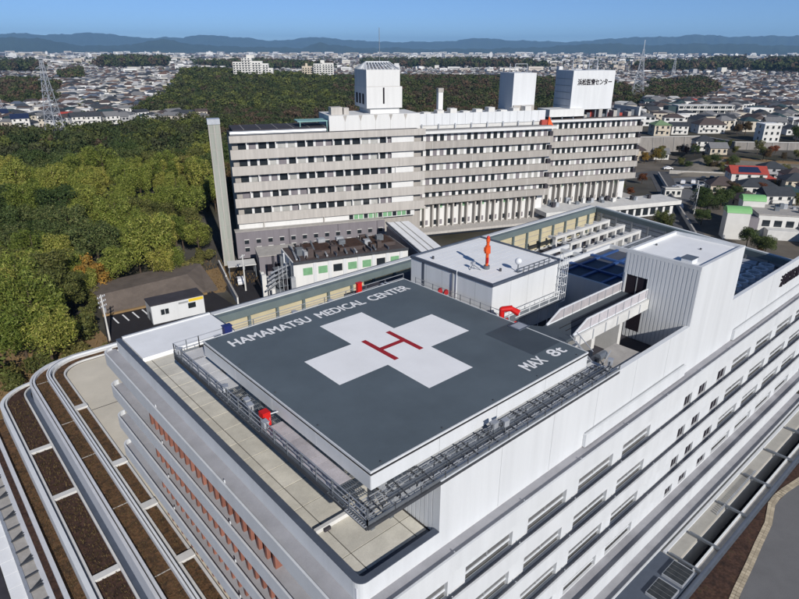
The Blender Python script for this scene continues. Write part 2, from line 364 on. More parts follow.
# right hand face: floors of windows between the eaves
wide = [(-0.85, 4.0), (5.6, 10.25), (11.95, 16.55), (18.15, 23.0), (24.55, 29.1), (46.6, 51.4), (53.05, 57.75), (59.4, 64.5), (66.0, 71.0)]
small = [(35.65, 37.15), (38.68, 40.35), (42.95, 44.9)]
for k in range(4):
    zt = zl[k]-1.28; zb = (zl[k+1]-.5) if k < 3 else -21.0; zh = (zl[k+1]+1.0) if k < 3 else -19.45
    if k == 3: zb = -21.0
    bxo('front_spandrel', -2.2, 75.8, -2.3, -1.51, zh, zt, 'white_panel', hb)
    ws = sorted([(a, b, 0) for a, b in wide]+[(a, b, 1) for a, b in small])
    prev = -2.2
    for a, b, s in ws:
        bxo('front_pier', prev, a, -2.296, -1.51, zb, zh-.001, 'white_panel', hb); prev = b
        top = zh-.002
        if s:
            w_ = bxo('window', a, b, -2.12, -2.05, zb+.24, top, 'void_black', hb); under(bxo('sill', a, b, -2.295, -1.7, zb, zb+.24, 'white_panel', hb), w_); under(bxo('mullion', (a+b)/2+.2, (a+b)/2+.26, -2.16, -2.121, zb+.24, top, 'frame_grey', hb), w_)
        else:
            w_ = bxo('window', a, b, -2.0, -1.95, zb, top, 'facade_glass', hb)
            under(bxo('transom', a, b, -2.07, -2.001, zb+.5, zb+.64, 'white_metal', hb), w_); under(bxo('sill', a, b, -2.294, -2.08, zb, zb+.12, 'white_panel', hb), w_)
            under(bxo('mullion', a+(b-a)*.5-.03, a+(b-a)*.5+.03, -2.06, -2.002, zb+.64, top, 'frame_grey', hb), w_)
            under(bxo('head_shadow_strip', a+.05, b-.6, -2.08, -2.002, top-.16, top-.002, 'seal_black', hb), w_)  # black strip painted as the lintel's shadow across the glass
    bxo('front_pier', prev, 75.8, -2.296, -1.51, zb, zh-.001, 'white_panel', hb)
bxo('front_base', -2.2, 75.8, -2.3, -1.505, -28.4, -21.95, 'white_panel', hb)
# little anchors along the eaves
for k, z in enumerate(zl):
    for x in np.arange(4, 70, 6.6): bxo('eave_anchor', x, x+.07, -2.72, -2.64, z-.49 if k else z-.24, z+.03, 'steel_light', hb)
for z in zl:
    for y in (12, 24.5): bxo('eave_anchor', -3.3, -3.23, y, y+.1, z-.5, z+.06, 'white_metal', hb)
# left hand face: terracotta fins between the eaves
for k in range(4):
    zt = zl[k]-1.28; zb = (zl[k+1]-.5) if k < 3 else -20.9
    bxo('side_panel', -2.25, -2.002, -1.5, 6.3, zb, zt, 'eave_paint', hb); bxo('side_panel', -2.25, -2.002, 29.6, 35.4, zb, zt, 'eave_paint', hb)
    bxo('side_glass', -2.1, -2.002, 6.3, 29.6, zb, zt, 'concrete', hb)
    n = 21
    for i in range(n):
        y = 6.8+i*1.085
        bxo('fin', -2.78, -2.12, y-.14, y+.14, zb+.02, zt-.01, 'fin_terracotta', hb)
        if i < n-1: bxo('window_pane', -2.16, -2.101, y+.4, y+.85, zb+.7, zt-.4, 'glass_dark', hb)

# ================================================================== PODIUM WITH PLANTED TERRACES (left)
pd = thing('podium', 'low stepped podium with long planted roof strips beside the white block', 'building', (-7, 30, GZ))
def pp(x, yo, r, y0=-30, x1=40, n=9): return [(x, y0)]+arc(x+r, yo-r, r, 180, 90, n)+[(x1, yo)]
def ring(name, xo, xi, yo, r, z0, z1, m, x1=34): 
    w = xi-xo; return O(name, MB().ribbon(pp(xo, yo, r, x1=x1), pp(xi, yo-w, max(.2, r-w), x1=x1), z0, z1), m, pd)
yA = 69.6
O('podium_body', MB().prism(pp(-6.9, yA-.2, 6.5, x1=40)+[(40, 37.2), (-2.05, 37.2), (-2.05, -30)], GZ, -21.06), 'eave_paint', pd)
ring('lower_body', -10.9, -6.95, yA+.2, 5.5, GZ, -23.5, 'concrete_white', x1=-3)
O('roof_deck', MB().ribbon(pp(-3.0, yA-2.2, 3.6, x1=40), [(-2.04, -30)]+[(-2.04, 37.22)]*10+[(40, 37.22)], -21.06, -20.98), 'pod_deck', pd)
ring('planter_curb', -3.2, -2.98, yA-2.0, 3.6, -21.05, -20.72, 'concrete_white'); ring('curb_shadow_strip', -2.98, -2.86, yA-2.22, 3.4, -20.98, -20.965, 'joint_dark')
ring('planting_bed', -4.3, -3.2, yA-.9, 4.4, -21.05, -20.85, 'soil_moss'); ring('planter_curb', -4.5, -4.3, yA-.7, 4.6, -21.05, -20.62, 'concrete_white')
ring('gutter', -4.72, -4.5, yA-.5, 4.8, -21.05, -20.9, 'cap_metal'); ring('parapet', -5.2, -4.72, yA, 5.2, -21.05, -20.4, 'white_metal', x1=40)
ring('parapet_groove', -5.02, -4.94, yA-.2, 5.0, -20.4, -20.385, 'joint_dark', x1=40)
ring('planting_bed', -6.75, -5.2, yA-.05, 5.6, -21.05, -20.98, 'soil_moss', x1=-2); ring('rim', -7.0, -6.75, yA, 5.7, -21.1, -20.6, 'eave_paint', x1=-1.5)
ring('rim_groove', -7.12, -7.0, yA+.1, 5.8, -21.1, -20.85, 'joint_dark', x1=-1.5); ring('rim', -7.4, -7.12, yA+.3, 6.0, -23.5, -20.65, 'eave_paint', x1=-1)
ring('ledge', -7.95, -7.4, yA+.1, 4.0, -23.5, -23.0, 'cap_metal', x1=-3.5)
ring('planter_curb', -8.15, -7.95, yA-.2, 3.5, -23.5, -22.85, 'concrete_white', x1=-3.5); ring('planting_bed', -10.35, -8.15, yA, 4.5, -23.5, -23.15, 'soil_dark', x1=-4)
ring('planter_curb', -10.55, -10.35, yA+.1, 4.7, -23.5, -22.9, 'concrete_white', x1=-4); ring('gutter', -10.75, -10.55, yA+.2, 4.9, -23.5, -23.1, 'cap_metal', x1=-4)
ring('parapet', -11.2, -10.75, yA+.4, 5.3, -26.5, -22.85, 'white_metal', x1=-4)
for y in (54.3, 39.7, 31.0, 22.2): bxo('curb_block', -4.49, -2.99, y-.45, y+.45, -21.0, -20.58, 'concrete_white', pd)
for y in (51.7, 41.3, 27.4): bxo('cross_curb', -10.34, -8.16, y-.35, y+.35, -23.3, -22.86, 'concrete_white', pd)
for y in (64.5, 52, 43.5, 33, 22): bxo('bed_divider', -6.74, -5.21, y-.04, y+.04, -21, -20.93, 'concrete', pd)
bxo('deck_joint', -2.8, 6, 53.0, 53.12, -20.98, -20.972, 'joint_dark', pd)
# outer lower strips
bxo('lower_ledge', -15.0, -11.2, -25, 66, GZ, -25.1, 'concrete', pd)
bxo('planting_bed', -12.35, -11.21, -25, 65.5, -25.1, -24.85, 'soil_moss', pd); bxo('rail_wall', -12.75, -12.35, -25, 66, -25.1, -24.35, 'eave_paint', pd)
bxo('planting_bed', -13.3, -12.75, -25, 65.5, -25.1, -24.9, 'soil_dark', pd)
# dry tufts in the beds
for (x0, x1, y0, y1, z, n, s) in ((-10.2, -8.3, 22, 66, -23.15, 1500, .13), (-6.6, -5.3, 15, 66, -20.98, 1700, .085), (-4.2, -3.3, 15, 66, -20.85, 900, .09), (-12.3, -11.3, 24, 56, -24.85, 900, .09)):
    mb = MB()
    for _ in range(n):
        x, y = random.uniform(x0, x1), random.uniform(y0, y1); h = s*random.uniform(.5, 1.9)
        for q in range(4):
            a = random.uniform(0, 6.28); dx, dy = math.cos(a)*h*.7, math.sin(a)*h*.7
            mb.poly([(x-dy*.3, y+dx*.3, z), (x+dy*.3, y-dx*.3, z), (x+dx, y+dy, z+h)])
    o = O('dry_plants', mb, 'plant_tuft', pd); o['kind'] = 'stuff'

# glazed canopy at the far left foot
cp = thing('glass_canopy', 'pale panelled canopy with slanted struts along the podium foot', 'canopy', (-15, 35, GZ))
bxo('canopy_beam', -13.75, -13.32, 5, 60, -25.4, -24.9, 'eave_paint', cp); bxo('canopy_beam', -15.15, -14.85, 5, 60, -25.5, -25.05, 'steel_light', cp)
for i in range(26):
    y = 6+i*2.0
    bxo('soffit_panel', -14.85, -13.75, y, y+1.96, -25.25, -25.18, 'roof_white', cp)
    O('strut', MB().bar((-14.9, y, -25.0), (-13.7, y+.1, -24.95), .14), 'steel_dark', cp)
    if i % 2: O('strut', MB().bar((-14.9, y-.05, -25.0), (-13.7, y+.95, -24.98), .11), 'steel_dark', cp); O('strut', MB().bar((-14.9, y-.05, -25.0), (-13.7, y+.5, -24.9), .11), 'steel_dark', cp)
    bxo('canopy_panel', -16.35, -15.16, y+.02, y+1.97, -25.55, -25.45, 'roof_white', cp)
bxo('canopy_gutter', -17.2, -16.4, 5, 60, -26.2, -25.8, 'roof_dark', cp)
for y in range(8, 58, 6): bxo('canopy_post', -16.9, -16.7, y, y+.2, GZ, -26.2, 'steel', cp)

# ================================================================== FRONT PODIUM (right)
fp = thing('front_podium', 'low front podium roof with pale decking and a long open light slot', 'building', (40, -6, GZ))
bxo('podium_wall', -3, 76, -5.75, -2.31, GZ, -25.0, 'concrete_white', fp)
bxo('podium_deck', 32.8, 76, -5.75, -4.06, -25.0, -24.5, 'deck_stone', fp); bxo('deck_edge', 32.8, 76, -4.6, -4.3, -24.5, -24.3, 'white_panel', fp)
bxo('dark_roof', 12, 32.75, -7.7, -4.07, -25.0, -24.45, 'cap_metal', fp)
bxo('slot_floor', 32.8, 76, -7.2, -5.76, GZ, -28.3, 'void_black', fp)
for k in range(30): bxo('deck_baluster', 42+k*.36, 42.12+k*.36, -5.72, -5.6, -24.5, -24.1, 'steel_light', fp)
bxo('slot_kerb', 32.8, 76, -7.35, -7.2, GZ, -24.3, 'white_panel', fp); bxo('outer_roof', 10, 76, -7.9, -7.36, GZ, -24.6, 'concrete', fp)
bxo('outer_rail', 10, 76, -8.05, -7.9, GZ, -24.35, 'cap_metal', fp); bxo('outer_ledge', 10, 76, -8.3, -8.05, GZ, -25.0, 'steel', fp)
for x in (33.0, 37.2, 44.0, 51.0, 58.0, 65.0): bxo('cross_beam', x-.12, x+.12, -7.85, -4.9, -24.45, -24.2, 'steel', fp)
for x0, x1 in ((26.8, 29.3), (29.9, 32.4)):
    s = bxo('skylight', x0, x1, -7.55, -5.6, -24.45, -24.15, 'steel_light', fp)
    for k in range(4): under(bxo('pane', x0+.08+k*(x1-x0-.16)/4, x0+.03+(k+1)*(x1-x0-.16)/4, -7.48, -5.67, -24.15, -24.12, 'glass_dark', fp), s)
# ================================================================== HELIPAD
PW, PD = 21.0, 20.82
hp = thing('helipad', 'grey rooftop helipad with a white cross and a red H', 'helipad', (PW/2, PD/2, -5.5))
bxo('deck', .06, PW-.06, .06, PD-.06, -.14, 0, 'deck_grey', hp)
O('edge_trim', MB().box(-.02, .058, -.02, PD+.02, -.1, .03).box(PW-.058, PW+.02, -.02, PD+.02, -.1, .03).box(.058, PW-.058, -.02, .058, -.1, .03).box(.058, PW-.058, PD-.058, PD+.02, -.1, .03), 'white_panel', hp)
O('shadow_gap', MB().box(.02, PW-.02, .02, PD-.02, -.27, -.145), 'seal_black', hp)
for k in range(4):                                       # fascia panels with open joints
    a, b = k*PW/4+.012, (k+1)*PW/4-.012; c, d = k*(PD-.08)/4+.052, (k+1)*(PD-.08)/4+.028
    bxo('fascia_panel', a, b, -.0, .04, -1.22, -.275, 'white_panel', hp); bxo('fascia_panel', a, b, PD-.04, PD, -1.22, -.275, 'white_panel', hp)
    bxo('fascia_panel', 0, .04, c, d, -1.22, -.275, 'white_panel', hp); bxo('fascia_panel', PW-.04, PW, c, d, -1.22, -.275, 'white_panel', hp)
bxo('substructure', .1, PW-.1, .1, PD-.1, -1.3, -.28, 'steel', hp)
for x in (.9, 2.4):
    for y in (1.2, 7.5, 13.8, 20): bxo('column', x, x+.3, y, y+.3, -5.5, -1.3, 'steel', hp)
cx, cy, a, w = 10.57, 10.62, 6.46, 2.17
cr = MB(); z = .004
cr.poly([(cx-a, cy-w, z), (cx+a, cy-w, z), (cx+a, cy+w, z), (cx-a, cy+w, z)]); cr.poly([(cx-w, cy+w, z), (cx+w, cy+w, z), (cx+w, cy+a, z), (cx-w, cy+a, z)]); cr.poly([(cx-w, cy-a, z), (cx+w, cy-a, z), (cx+w, cy-w, z), (cx-w, cy-w, z)])
O('cross_marking', cr, 'paint_white', hp)
hm = MB(); z = .008
for x0, x1, y0, y1 in ((9.22, 9.66, 8.65, 12.65), (11.72, 12.16, 8.65, 12.65), (9.66, 11.72, 10.45, 10.89)): hm.poly([(x0, y0, z), (x1, y0, z), (x1, y1, z), (x0, y1, z)])
O('letter_marking', hm, 'paint_red', hp)
O('dark_panel', MB().box(17.5, 20.9, 2.4, 7.2, -.05, .004), 'deck_dark', hp)
def deck_text(txt, x0, x1, y0, y1, bold=.0):
    me = fit_text(text_mesh(txt, 1.0), x0, x1, y0, y1); o = O('lettering', me, 'paint_white', hp); o.location.z = .012; return o
def bold_text(txt, x0, x1, y0, y1):                      # two offset copies of the strokes give the painted weight
    me = text_mesh(txt, 1.0); fit_text(me, x0, x1, y0, y1); n = len(me.vertices); co = np.empty(n*3); me.vertices.foreach_get('co', co); co = co.reshape(-1, 3)
    fs = [tuple(p.vertices) for p in me.polygons]; V = []; F = []
    for k, (dx, dy) in enumerate(((0, 0), (.07, 0), (.035, .03), (.035, -.03))):
        c = co.copy(); c[:, 0] += dx; c[:, 1] += dy; c[:, 2] = .010+.003*k; F += [tuple(i+len(V) for i in f) for f in fs]; V += [tuple(p) for p in c]
    m2 = bpy.data.meshes.new('lettering'); m2.from_pydata(V, [], F); O('lettering', m2, 'paint_white', hp)
bold_text('HAMAMATSU', 1.35, 8.55, 18.35, 19.5); bold_text('MEDICAL', 9.35, 14.3, 18.35, 19.5); bold_text('CENTER', 15.0, 19.65, 18.35, 19.5)
bold_text('MAX', 15.35, 17.55, 1.15, 2.2); bold_text('8t', 18.5, 20.0, 1.15, 2.2)
for x in (1, 5.8, 10.5, 15.2, 20): 
    for y in (.35, PD-.35): O('edge_light', MB().tube((x, y, 0), (x, y, .03), .07, 8).dome((x, y, .03), .05, .04, 8, 3), 'steel_dark', hp)
for y in (5.5, 10.5, 15.5):
    for x in (.35,): O('edge_light', MB().tube((x, y, 0), (x, y, .03), .07, 8).dome((x, y, .03), .05, .04, 8, 3), 'steel_dark', hp)

# ------------------------------------------------------------------ service gallery round the pad
ga = thing('service_gallery', 'steel service walkway with railings around the helipad edge', 'walkway', (-1.9, -1.75, -1.5))
XO, YO, YF, XR = -1.65, -1.76, 22.7, 22.75; FZ = -1.42
g = MB()                                                 # one open grating panel, 1.5 x 1.7 m, shared
for k in range(13): g.box(0, 1.46, k*.138, k*.138+.034, -.04, 0)
for k in range(4): g.box(k*.475, k*.475+.04, 0, 1.69, -.05, .004)
gme = g.mesh('grating'); gme.materials.append(MATS['steel'])
g2 = MB()
for k in range(10): g2.box(0, 1.46, k*.18, k*.18+.06, -.04, 0)
for k in range(3): g2.box(k*.71, k*.71+.05, 0, 1.69, -.05, .004)
gme2 = g2.mesh('grating'); gme2.materials.append(MATS['steel_light'])
y = .2
while y < 21.0:                                          # left run
    n = 'floor_panel'
    if y > 14.1: bxo(n, XO+.1, -.03, y+.02, y+1.48, FZ-.05, FZ, 'gallery_floor', ga)
    elif y > 8.1 or y < .3: o = bpy.data.objects.new('grating_panel', gme); COL.objects.link(o); o.location = (-.08, y, FZ); o.rotation_euler = (0, 0, R(90)); parent_to(o, ga)
    else:
        for x0, x1 in ((XO+.1, -1.0), (-.98, -.03)): bxo(n, x0, x1, y+.02, y+.73, FZ-.05, FZ, 'gallery_pink', ga); bxo(n, x0, x1, y+.75, y+1.48, FZ-.05, FZ, 'gallery_pink', ga)
    y += 1.5
bxo('floor_panel', XO+.1, 5, 20.9, YF-.05, FZ-.05, FZ, 'gallery_floor', ga); bxo('floor_panel', 5.02, 22.6, 20.9, YF-.05, FZ-.05, FZ, 'gallery_floor', ga)
x = -1.85
while x < 22:                                            # front run: open gratings on brackets, toe boards and cables
    o = bpy.data.objects.new('grating_panel', gme2); COL.objects.link(o); o.location = (x, YO+.02, FZ); parent_to(o, ga); x += 1.5
bxo('floor_panel', 21.06, XR, 2.0, 20.9, FZ-.05, FZ, 'gallery_floor', ga)
def fence(p, q, step, rails=(1.05, .7, .35), post=.06, mm='steel_light', rail=.045, h=1.07, toe=True, dark=False):
    p = Vector(p); q = Vector(q); n = max(1, round((q-p).length/step))
    for k in range(n+1):
        c = p.lerp(q, k/n); O('post', MB().bar(c, c+Vector((0, 0, h)), post), 'steel_dark' if dark else 'steel', ga)
    for r in rails: O('rail', MB().bar(p+Vector((0, 0, r)), q+Vector((0, 0, r)), rail), mm, ga)
    if toe: O('toe_board', MB().bar(p+Vector((0, 0, .08)), q+Vector((0, 0, .08)), .03, .16), 'steel', ga)
fence((XO, YF, FZ), (XO, YO, FZ), 1.5); fence((XO+.12, YF-.1, FZ), (XO+.12, YO+.1, FZ), 3.0, rails=(.9, .1), mm='steel', h=.92, toe=False)
fence((XO, YO, FZ), (XR, YO, FZ), 1.9, rails=(.42, .2), mm='steel', h=.45, dark=True); fence((XO+.2, YO+.55, FZ), (XR-.3, YO+.55, FZ), 1.25, rails=(.28,), mm='steel_dark', h=.3, toe=False, dark=True)
fence((XO+.2, YO+1.2, FZ), (XR-.3, YO+1.2, FZ), .95, rails=(.15,), mm='steel', h=.25, toe=False, dark=True)
fence((XO, YF, FZ), (0.4, YF, FZ), 1.2); fence((.4, YF, FZ), (22.6, YF, FZ), 2.6, rails=(1.05, .6), toe=False)
fence((21.15, 9.5, FZ), (21.15, 20.6, FZ), 1.3, rails=(1.25, .9), h=1.3, toe=False); fence((22.4, 9.5, FZ), (22.4, 20.6, FZ), 1.3, rails=(1.25, .85), h=1.3, toe=False)
for k in range(13):                                      # brackets with slanted stays, front run
    xx = -.8+k*1.85; O('bracket', MB().bar((xx, 0, FZ-.02), (xx, YO-.05, FZ-.10), .09, .14).bar((xx+.3, YO+.1, FZ+.1), (xx+.5, -.15, FZ+.05), .06), 'steel_dark', ga)
for k in range(14): yy = .6+k*1.55; O('bracket', MB().bar((0, yy, FZ-.12), (XO-.05, yy, FZ-.16), .09, .14), 'steel_dark', ga)
O('edge_beam', MB().bar((XO-.02, YF, FZ-.16), (XO-.02, YO, FZ-.16), .12, .24), 'steel_dark', ga); O('edge_beam', MB().bar((XO, YO-.02, FZ-.16), (XR, YO-.02, FZ-.16), .12, .2), 'steel_dark', ga)
O('cable_tray', MB().bar((.5, YO+.9, FZ+.06), (XR-.6, YO+.9, FZ+.06), .22, .06), 'steel', ga); O('cable_tray', MB().bar((-1.5, 22, FZ+.04), (-1.5, 0.4, FZ+.04), .14, .05), 'steel', ga)

# ------------------------------------------------------------------ floodlights, hose cabinets, monitors
def floodlight(x, y, z, rz, label, twin=False):
    t = thing('floodlight', label, 'floodlight', (x, y, z), 'floodlights round the helipad', rz=rz)
    O('post', MB().bar((0, 0, 0), (0, 0, .62), .09), 'steel', t)
    O('lamp_head', MB().box(-.2, .2, -.16, .16, .55, .95).prism([(-.26, -.2), (.26, -.2), (.2, .2), (-.2, .2)], .95, 1.0), 'steel_light', t)
    O('lens', MB().box(-.16, .16, -.175, -.161, .6, .9), 'glass_dark', t); O('bracket', MB().bar((-.24, 0, .6), (-.24, 0, .85), .05).bar((.24, 0, .6), (.24, 0, .85), .05), 'steel_dark', t)
floodlight(-1.6, 21.7, FZ, R(45), 'grey floodlight at the far left corner of the helipad walkway')
floodlight(-1.45, 14.2, FZ, R(70), 'grey floodlight halfway along the left helipad walkway')
floodlight(-1.15, 11.7, FZ, R(85), 'grey floodlight just behind the twin lamp on the left walkway')
floodlight(-1.3, 11.0, FZ, R(85), 'grey floodlight nearest behind the red cabinet on the left walkway')
floodlight(-1.55, 8.6, FZ, R(90), 'grey floodlight just in front of the red cabinet on the left walkway')
floodlight(9.2, -.9, FZ, R(180), 'dark floodlight midway along the front helipad walkway'); floodlight(9.9, -1.2, FZ, R(170), 'second dark floodlight midway along the front helipad walkway')
floodlight(22.1, -1.3, FZ, R(200), 'floodlight at the right end of the front helipad walkway')
for xx, lb in ((11.0, 'leftmost floodlight behind the far helipad edge'), (14.9, 'floodlight left of the red hose box behind the far helipad edge'), (21.8, 'floodlight behind the word MEDICAL at the far helipad edge'), (25.3-3.2, 'floodlight behind the letters CENTER at the far helipad edge')):
    floodlight(xx-2.0 if xx < 20 else xx-2.5, 22.0, FZ, 0, lb)
t = thing('hose_cabinet', 'bright red hose cabinet on the left helipad walkway', 'cabinet', (-1.0, 9.55, FZ))
bxo('body', -1.3, -.75, 9.3, 9.85, FZ, FZ+1.0, 'red_paint', t); d_ = bxo('door', -1.25, -.8, 9.27, 9.299, FZ+.1, FZ+.92, 'red_paint', t); under(O('handle', MB().bar((-.86, 9.25, FZ+.4), (-.86, 9.25, FZ+.6), .03), 'steel_light', t), d_)
O('arm', MB().bar((-.75, 9.5, FZ+.7), (-.25, 9.2, FZ+.85), .06), 'white_metal', t); O('arm', MB().bar((-1.3, 9.3, FZ+.3), (-1.55, 9.1, FZ+.15), .06), 'white_metal', t)
t = thing('hose_box', 'slim red hose box standing behind the far helipad edge', 'cabinet', (16.4, 22.1, FZ))
bxo('body', 16.1, 16.6, 21.95, 22.25, FZ, FZ+1.75, 'red_paint', t); bxo('door', 16.14, 16.56, 21.92, 21.949, FZ+.2, FZ+1.65, 'red_paint', t); bxo('lid', 16.05, 16.65, 21.9, 22.3, FZ+1.75, FZ+1.82, 'red_paint', t)
t = thing('equipment_box', 'dark blue box standing behind the left corner of the helipad', 'box', (2.6, 22, FZ))
bxo('body', 2.3, 2.95, 21.8, 22.3, FZ, FZ+1.5, 'blue_plastic', t); bxo('lid', 2.25, 3.0, 21.75, 22.35, FZ+1.5, FZ+1.56, 'blue_plastic', t)
def monitor(x, y, label, s=1.0, arch=True):
    t = thing('fire_monitor', label, 'fire monitor', (x, y, FZ), 'fire monitors', rz=R(-42)); t.scale = (s, s, s)
    O('pedestal', MB().tube((0, 0, 0), (0, 0, .7), .1, 8).box(-.22, .22, -.22, .22, 0, .08), 'red_paint', t)
    if arch:
        O('riser', MB().tube((-.38, 0, .35), (-.38, 0, 1.35), .17, 10), 'red_paint', t); O('swivel_arch', MB().tube((-.38, 0, 1.33), (.28, 0, 1.42), .19, 10).dome((-.38, 0, 1.33), .19, .17, 10, 3), 'red_paint', t)
        O('barrel', MB().tube((.2, 0, 1.38), (.68, -.1, 1.12), .17, 10, .22), 'red_paint', t); O('lower_valve', MB().tube((.1, 0, .35), (.62, 0, .35), .15, 10), 'red_paint', t); O('hand_wheel', MB().tube((.3, -.2, .75), (.3, -.27, .75), .2, 12), 'steel', t)
    else:
        O('barrel', MB().tube((-.3, -.2, 1.3), (-.3, .22, 1.3), .22, 10), 'paint_red', t); O('barrel', MB().tube((.28, -.2, 1.15), (.28, .22, 1.15), .22, 10), 'paint_red', t)
        O('yoke', MB().bar((-.3, 0, 1.2), (.28, 0, 1.05), .1).bar((0, 0, .6), (0, 0, 1.15), .12), 'steel_dark', t); O('lower_valve', MB().tube((-.1, 0, .45), (.45, 0, .3), .14, 10), 'red_paint', t)
monitor(21.9, 16.2, 'small red fire monitor beside the white plant room wall', 1.0, False); monitor(22.1, 8.6, 'larger red fire monitor beside the corner of the white plant room', 1.35)

# ================================================================== PLANT ROOM BEHIND THE PAD
pr = thing('plant_room', 'white flat-roofed plant room beside the far right edge of the helipad', 'building', (28.2, 16.5, -5.5))
X0, X1, Y0, Y1, ZT = 23.0, 33.5, 11.15, 21.95, 1.45
bxo('wall', X0, X1, Y0, Y1, -5.45, ZT, 'white_panel', pr)
bxo('roof', X0+.15, X1-.15, Y0+.15, Y1-.15, ZT, ZT+.12, 'roof_white', pr)
O('roof_edge', MB().box(X0-.08, X0+.149, Y0-.08, Y1+.08, ZT+.001, 1.72).box(X1-.149, X1+.08, Y0-.08, Y1+.08, ZT+.001, 1.72).box(X0+.149, X1-.149, Y0-.08, Y0+.149, ZT+.001, 1.72).box(X0+.149, X1-.149, Y1-.149, Y1+.08, ZT+.001, 1.72), 'cap_metal', pr)
for k in range(1, 14): bxo('roof_seam', X0+.2, X1-.2, Y0+k*.76, Y0+k*.76+.03, ZT+.12, ZT+.128, 'concrete_white', pr)
for yy in (13.2, 15.4, 17.5, 19.7): bxo('panel_joint', X0-.006, X0-.001, yy-.01, yy+.01, -1.4, ZT-.02, 'frame_grey', pr)
for xx in (25.6, 28.2, 30.8): bxo('panel_joint', xx-.01, xx+.01, Y0-.006, Y0-.001, -5.4, ZT-.02, 'frame_grey', pr)
bxo('recess_strip', X0-.02, X0-.002, 20.0, 20.35, -1.4, ZT, 'cap_metal', pr); bxo('duct', X0-.14, X0-.002, 15.9, 16.05, -1.4, ZT, 'frame_grey', pr); O('downpipe', MB().tube((X0-.07, 15.5, -1.4), (X0-.07, 15.5, ZT+.5), .045, 8), 'white_metal', pr)
for x, y in ((24.2, 20.0), (26.5, 13.2)): O('roof_vent', MB().tube((x, y, ZT+.12), (x, y, ZT+.4), .12, 8), 'steel_dark', pr)
RZ = ZT+.12
t = thing('warning_mast', 'orange and red light mast on the plant room roof', 'mast', (26.0, 14.5, RZ))
O('base', MB().tube((26.0, 14.5, RZ), (26.0, 14.5, RZ+.35), .3, 10), 'steel', t); O('pole', MB().tube((26, 14.5, RZ+.35), (26, 14.5, RZ+2.7), .15, 8), 'orange_paint', t)
O('lamp_body', MB().tube((26, 14.5, RZ+1.6), (26, 14.5, RZ+2.3), .3, 10, .26).box(25.62, 25.85, 14.35, 14.65, RZ+1.8, RZ+2.2), 'orange_paint', t); O('lamp_body', MB().tube((26, 14.5, RZ+2.75), (26, 14.5, RZ+3.1), .2, 10, .16), 'orange_paint', t); O('lamp_top', MB().dome((26, 14.5, RZ+3.1), .17, .2, 10, 4), 'red_paint', t)
O('junction_box', MB().box(25.75, 25.9, 14.2, 14.4, RZ+.7, RZ+1.2), 'red_paint', t)
t = thing('radar_dome', 'small white dome antenna on the plant room roof', 'antenna', (27.6, 12.0, RZ))
O('stand', MB().tube((27.6, 12, RZ), (27.6, 12, RZ+.75), .06, 8).box(27.35, 27.85, 11.75, 12.25, RZ, RZ+.06), 'steel', t); O('dome', MB().dome((27.6, 12, RZ+1.05), .34, .34, 12, 5, full=True), 'white_metal', t, smooth=True)
t = thing('roof_frame', 'low grey steel frame lying along the plant room roof edge', 'frame', (29.8, 11.8, RZ))
for k in range(6): O('frame_leg', MB().bar((27.9+k*.8, 11.55, RZ), (27.9+k*.8, 11.55, RZ+.55), .06).bar((27.9+k*.8, 11.55, RZ+.55), (27.9+k*.8, 12.3, RZ+.05), .05), 'steel', t)
for z in (.25, .55): O('frame_bar', MB().bar((27.7, 11.55, RZ+z), (32.2, 11.55, RZ+z), .06), 'steel', t)
t = thing('floor_camera', 'small grey instrument lying beside the orange mast', 'instrument', (25.1, 14.9, RZ))
O('tripod', MB().bar((25.1, 15.2, RZ), (24.9, 15.3, RZ+.5), .05).bar((25.3, 14.6, RZ), (24.9, 15.3, RZ+.5), .05).bar((24.5, 15.3, RZ), (24.9, 15.3, RZ+.5), .05), 'steel', t); O('instrument_head', MB().box(24.75, 25.1, 15.15, 15.45, RZ+.5, RZ+.75), 'steel_light', t)
t = thing('caged_ladder', 'white caged ladder on the right end of the plant room', 'ladder', (33.7, 10.9, -4.4))
for s in (-.25, .25): O('stile', MB().bar((33.2+s, 10.95, -4.4), (33.2+s, 10.95, 2.4), .06), 'white_metal', t)
for k in range(20): O('rung', MB().bar((32.95, 10.95, -4.2+k*.32), (33.45, 10.95, -4.2+k*.32), .035), 'white_metal', t)
for k in range(6):
    z = -2.5+k*.9; O('cage_hoop', MB().bar((32.85, 10.95, z), (32.85, 10.35, z), .05).bar((32.85, 10.35, z), (33.55, 10.35, z), .05).bar((33.55, 10.35, z), (33.55, 10.95, z), .05), 'white_metal', t)
for s in (32.85, 33.2, 33.55): O('cage_bar', MB().bar((s, 10.35, -2.5), (s, 10.35, 2.2), .04), 'white_metal', t)
t = thing('wall_railing', 'white stair railing along the front of the plant room', 'railing', (28, 10.5, -4.4))
for z in (0, .45, .9): O('rail', MB().bar((24.6, 10.4, -2.1+z), (32.6, 10.4, -2.1+z), .05), 'white_metal', t)
for k in range(6): O('post', MB().bar((24.7+k*1.55, 10.4, -4.35), (24.7+k*1.55, 10.4, -1.15), .06), 'white_metal', t)
bxo('walkway', 24, 33, 10.2, 11.1, -2.25, -2.15, 'steel', t)

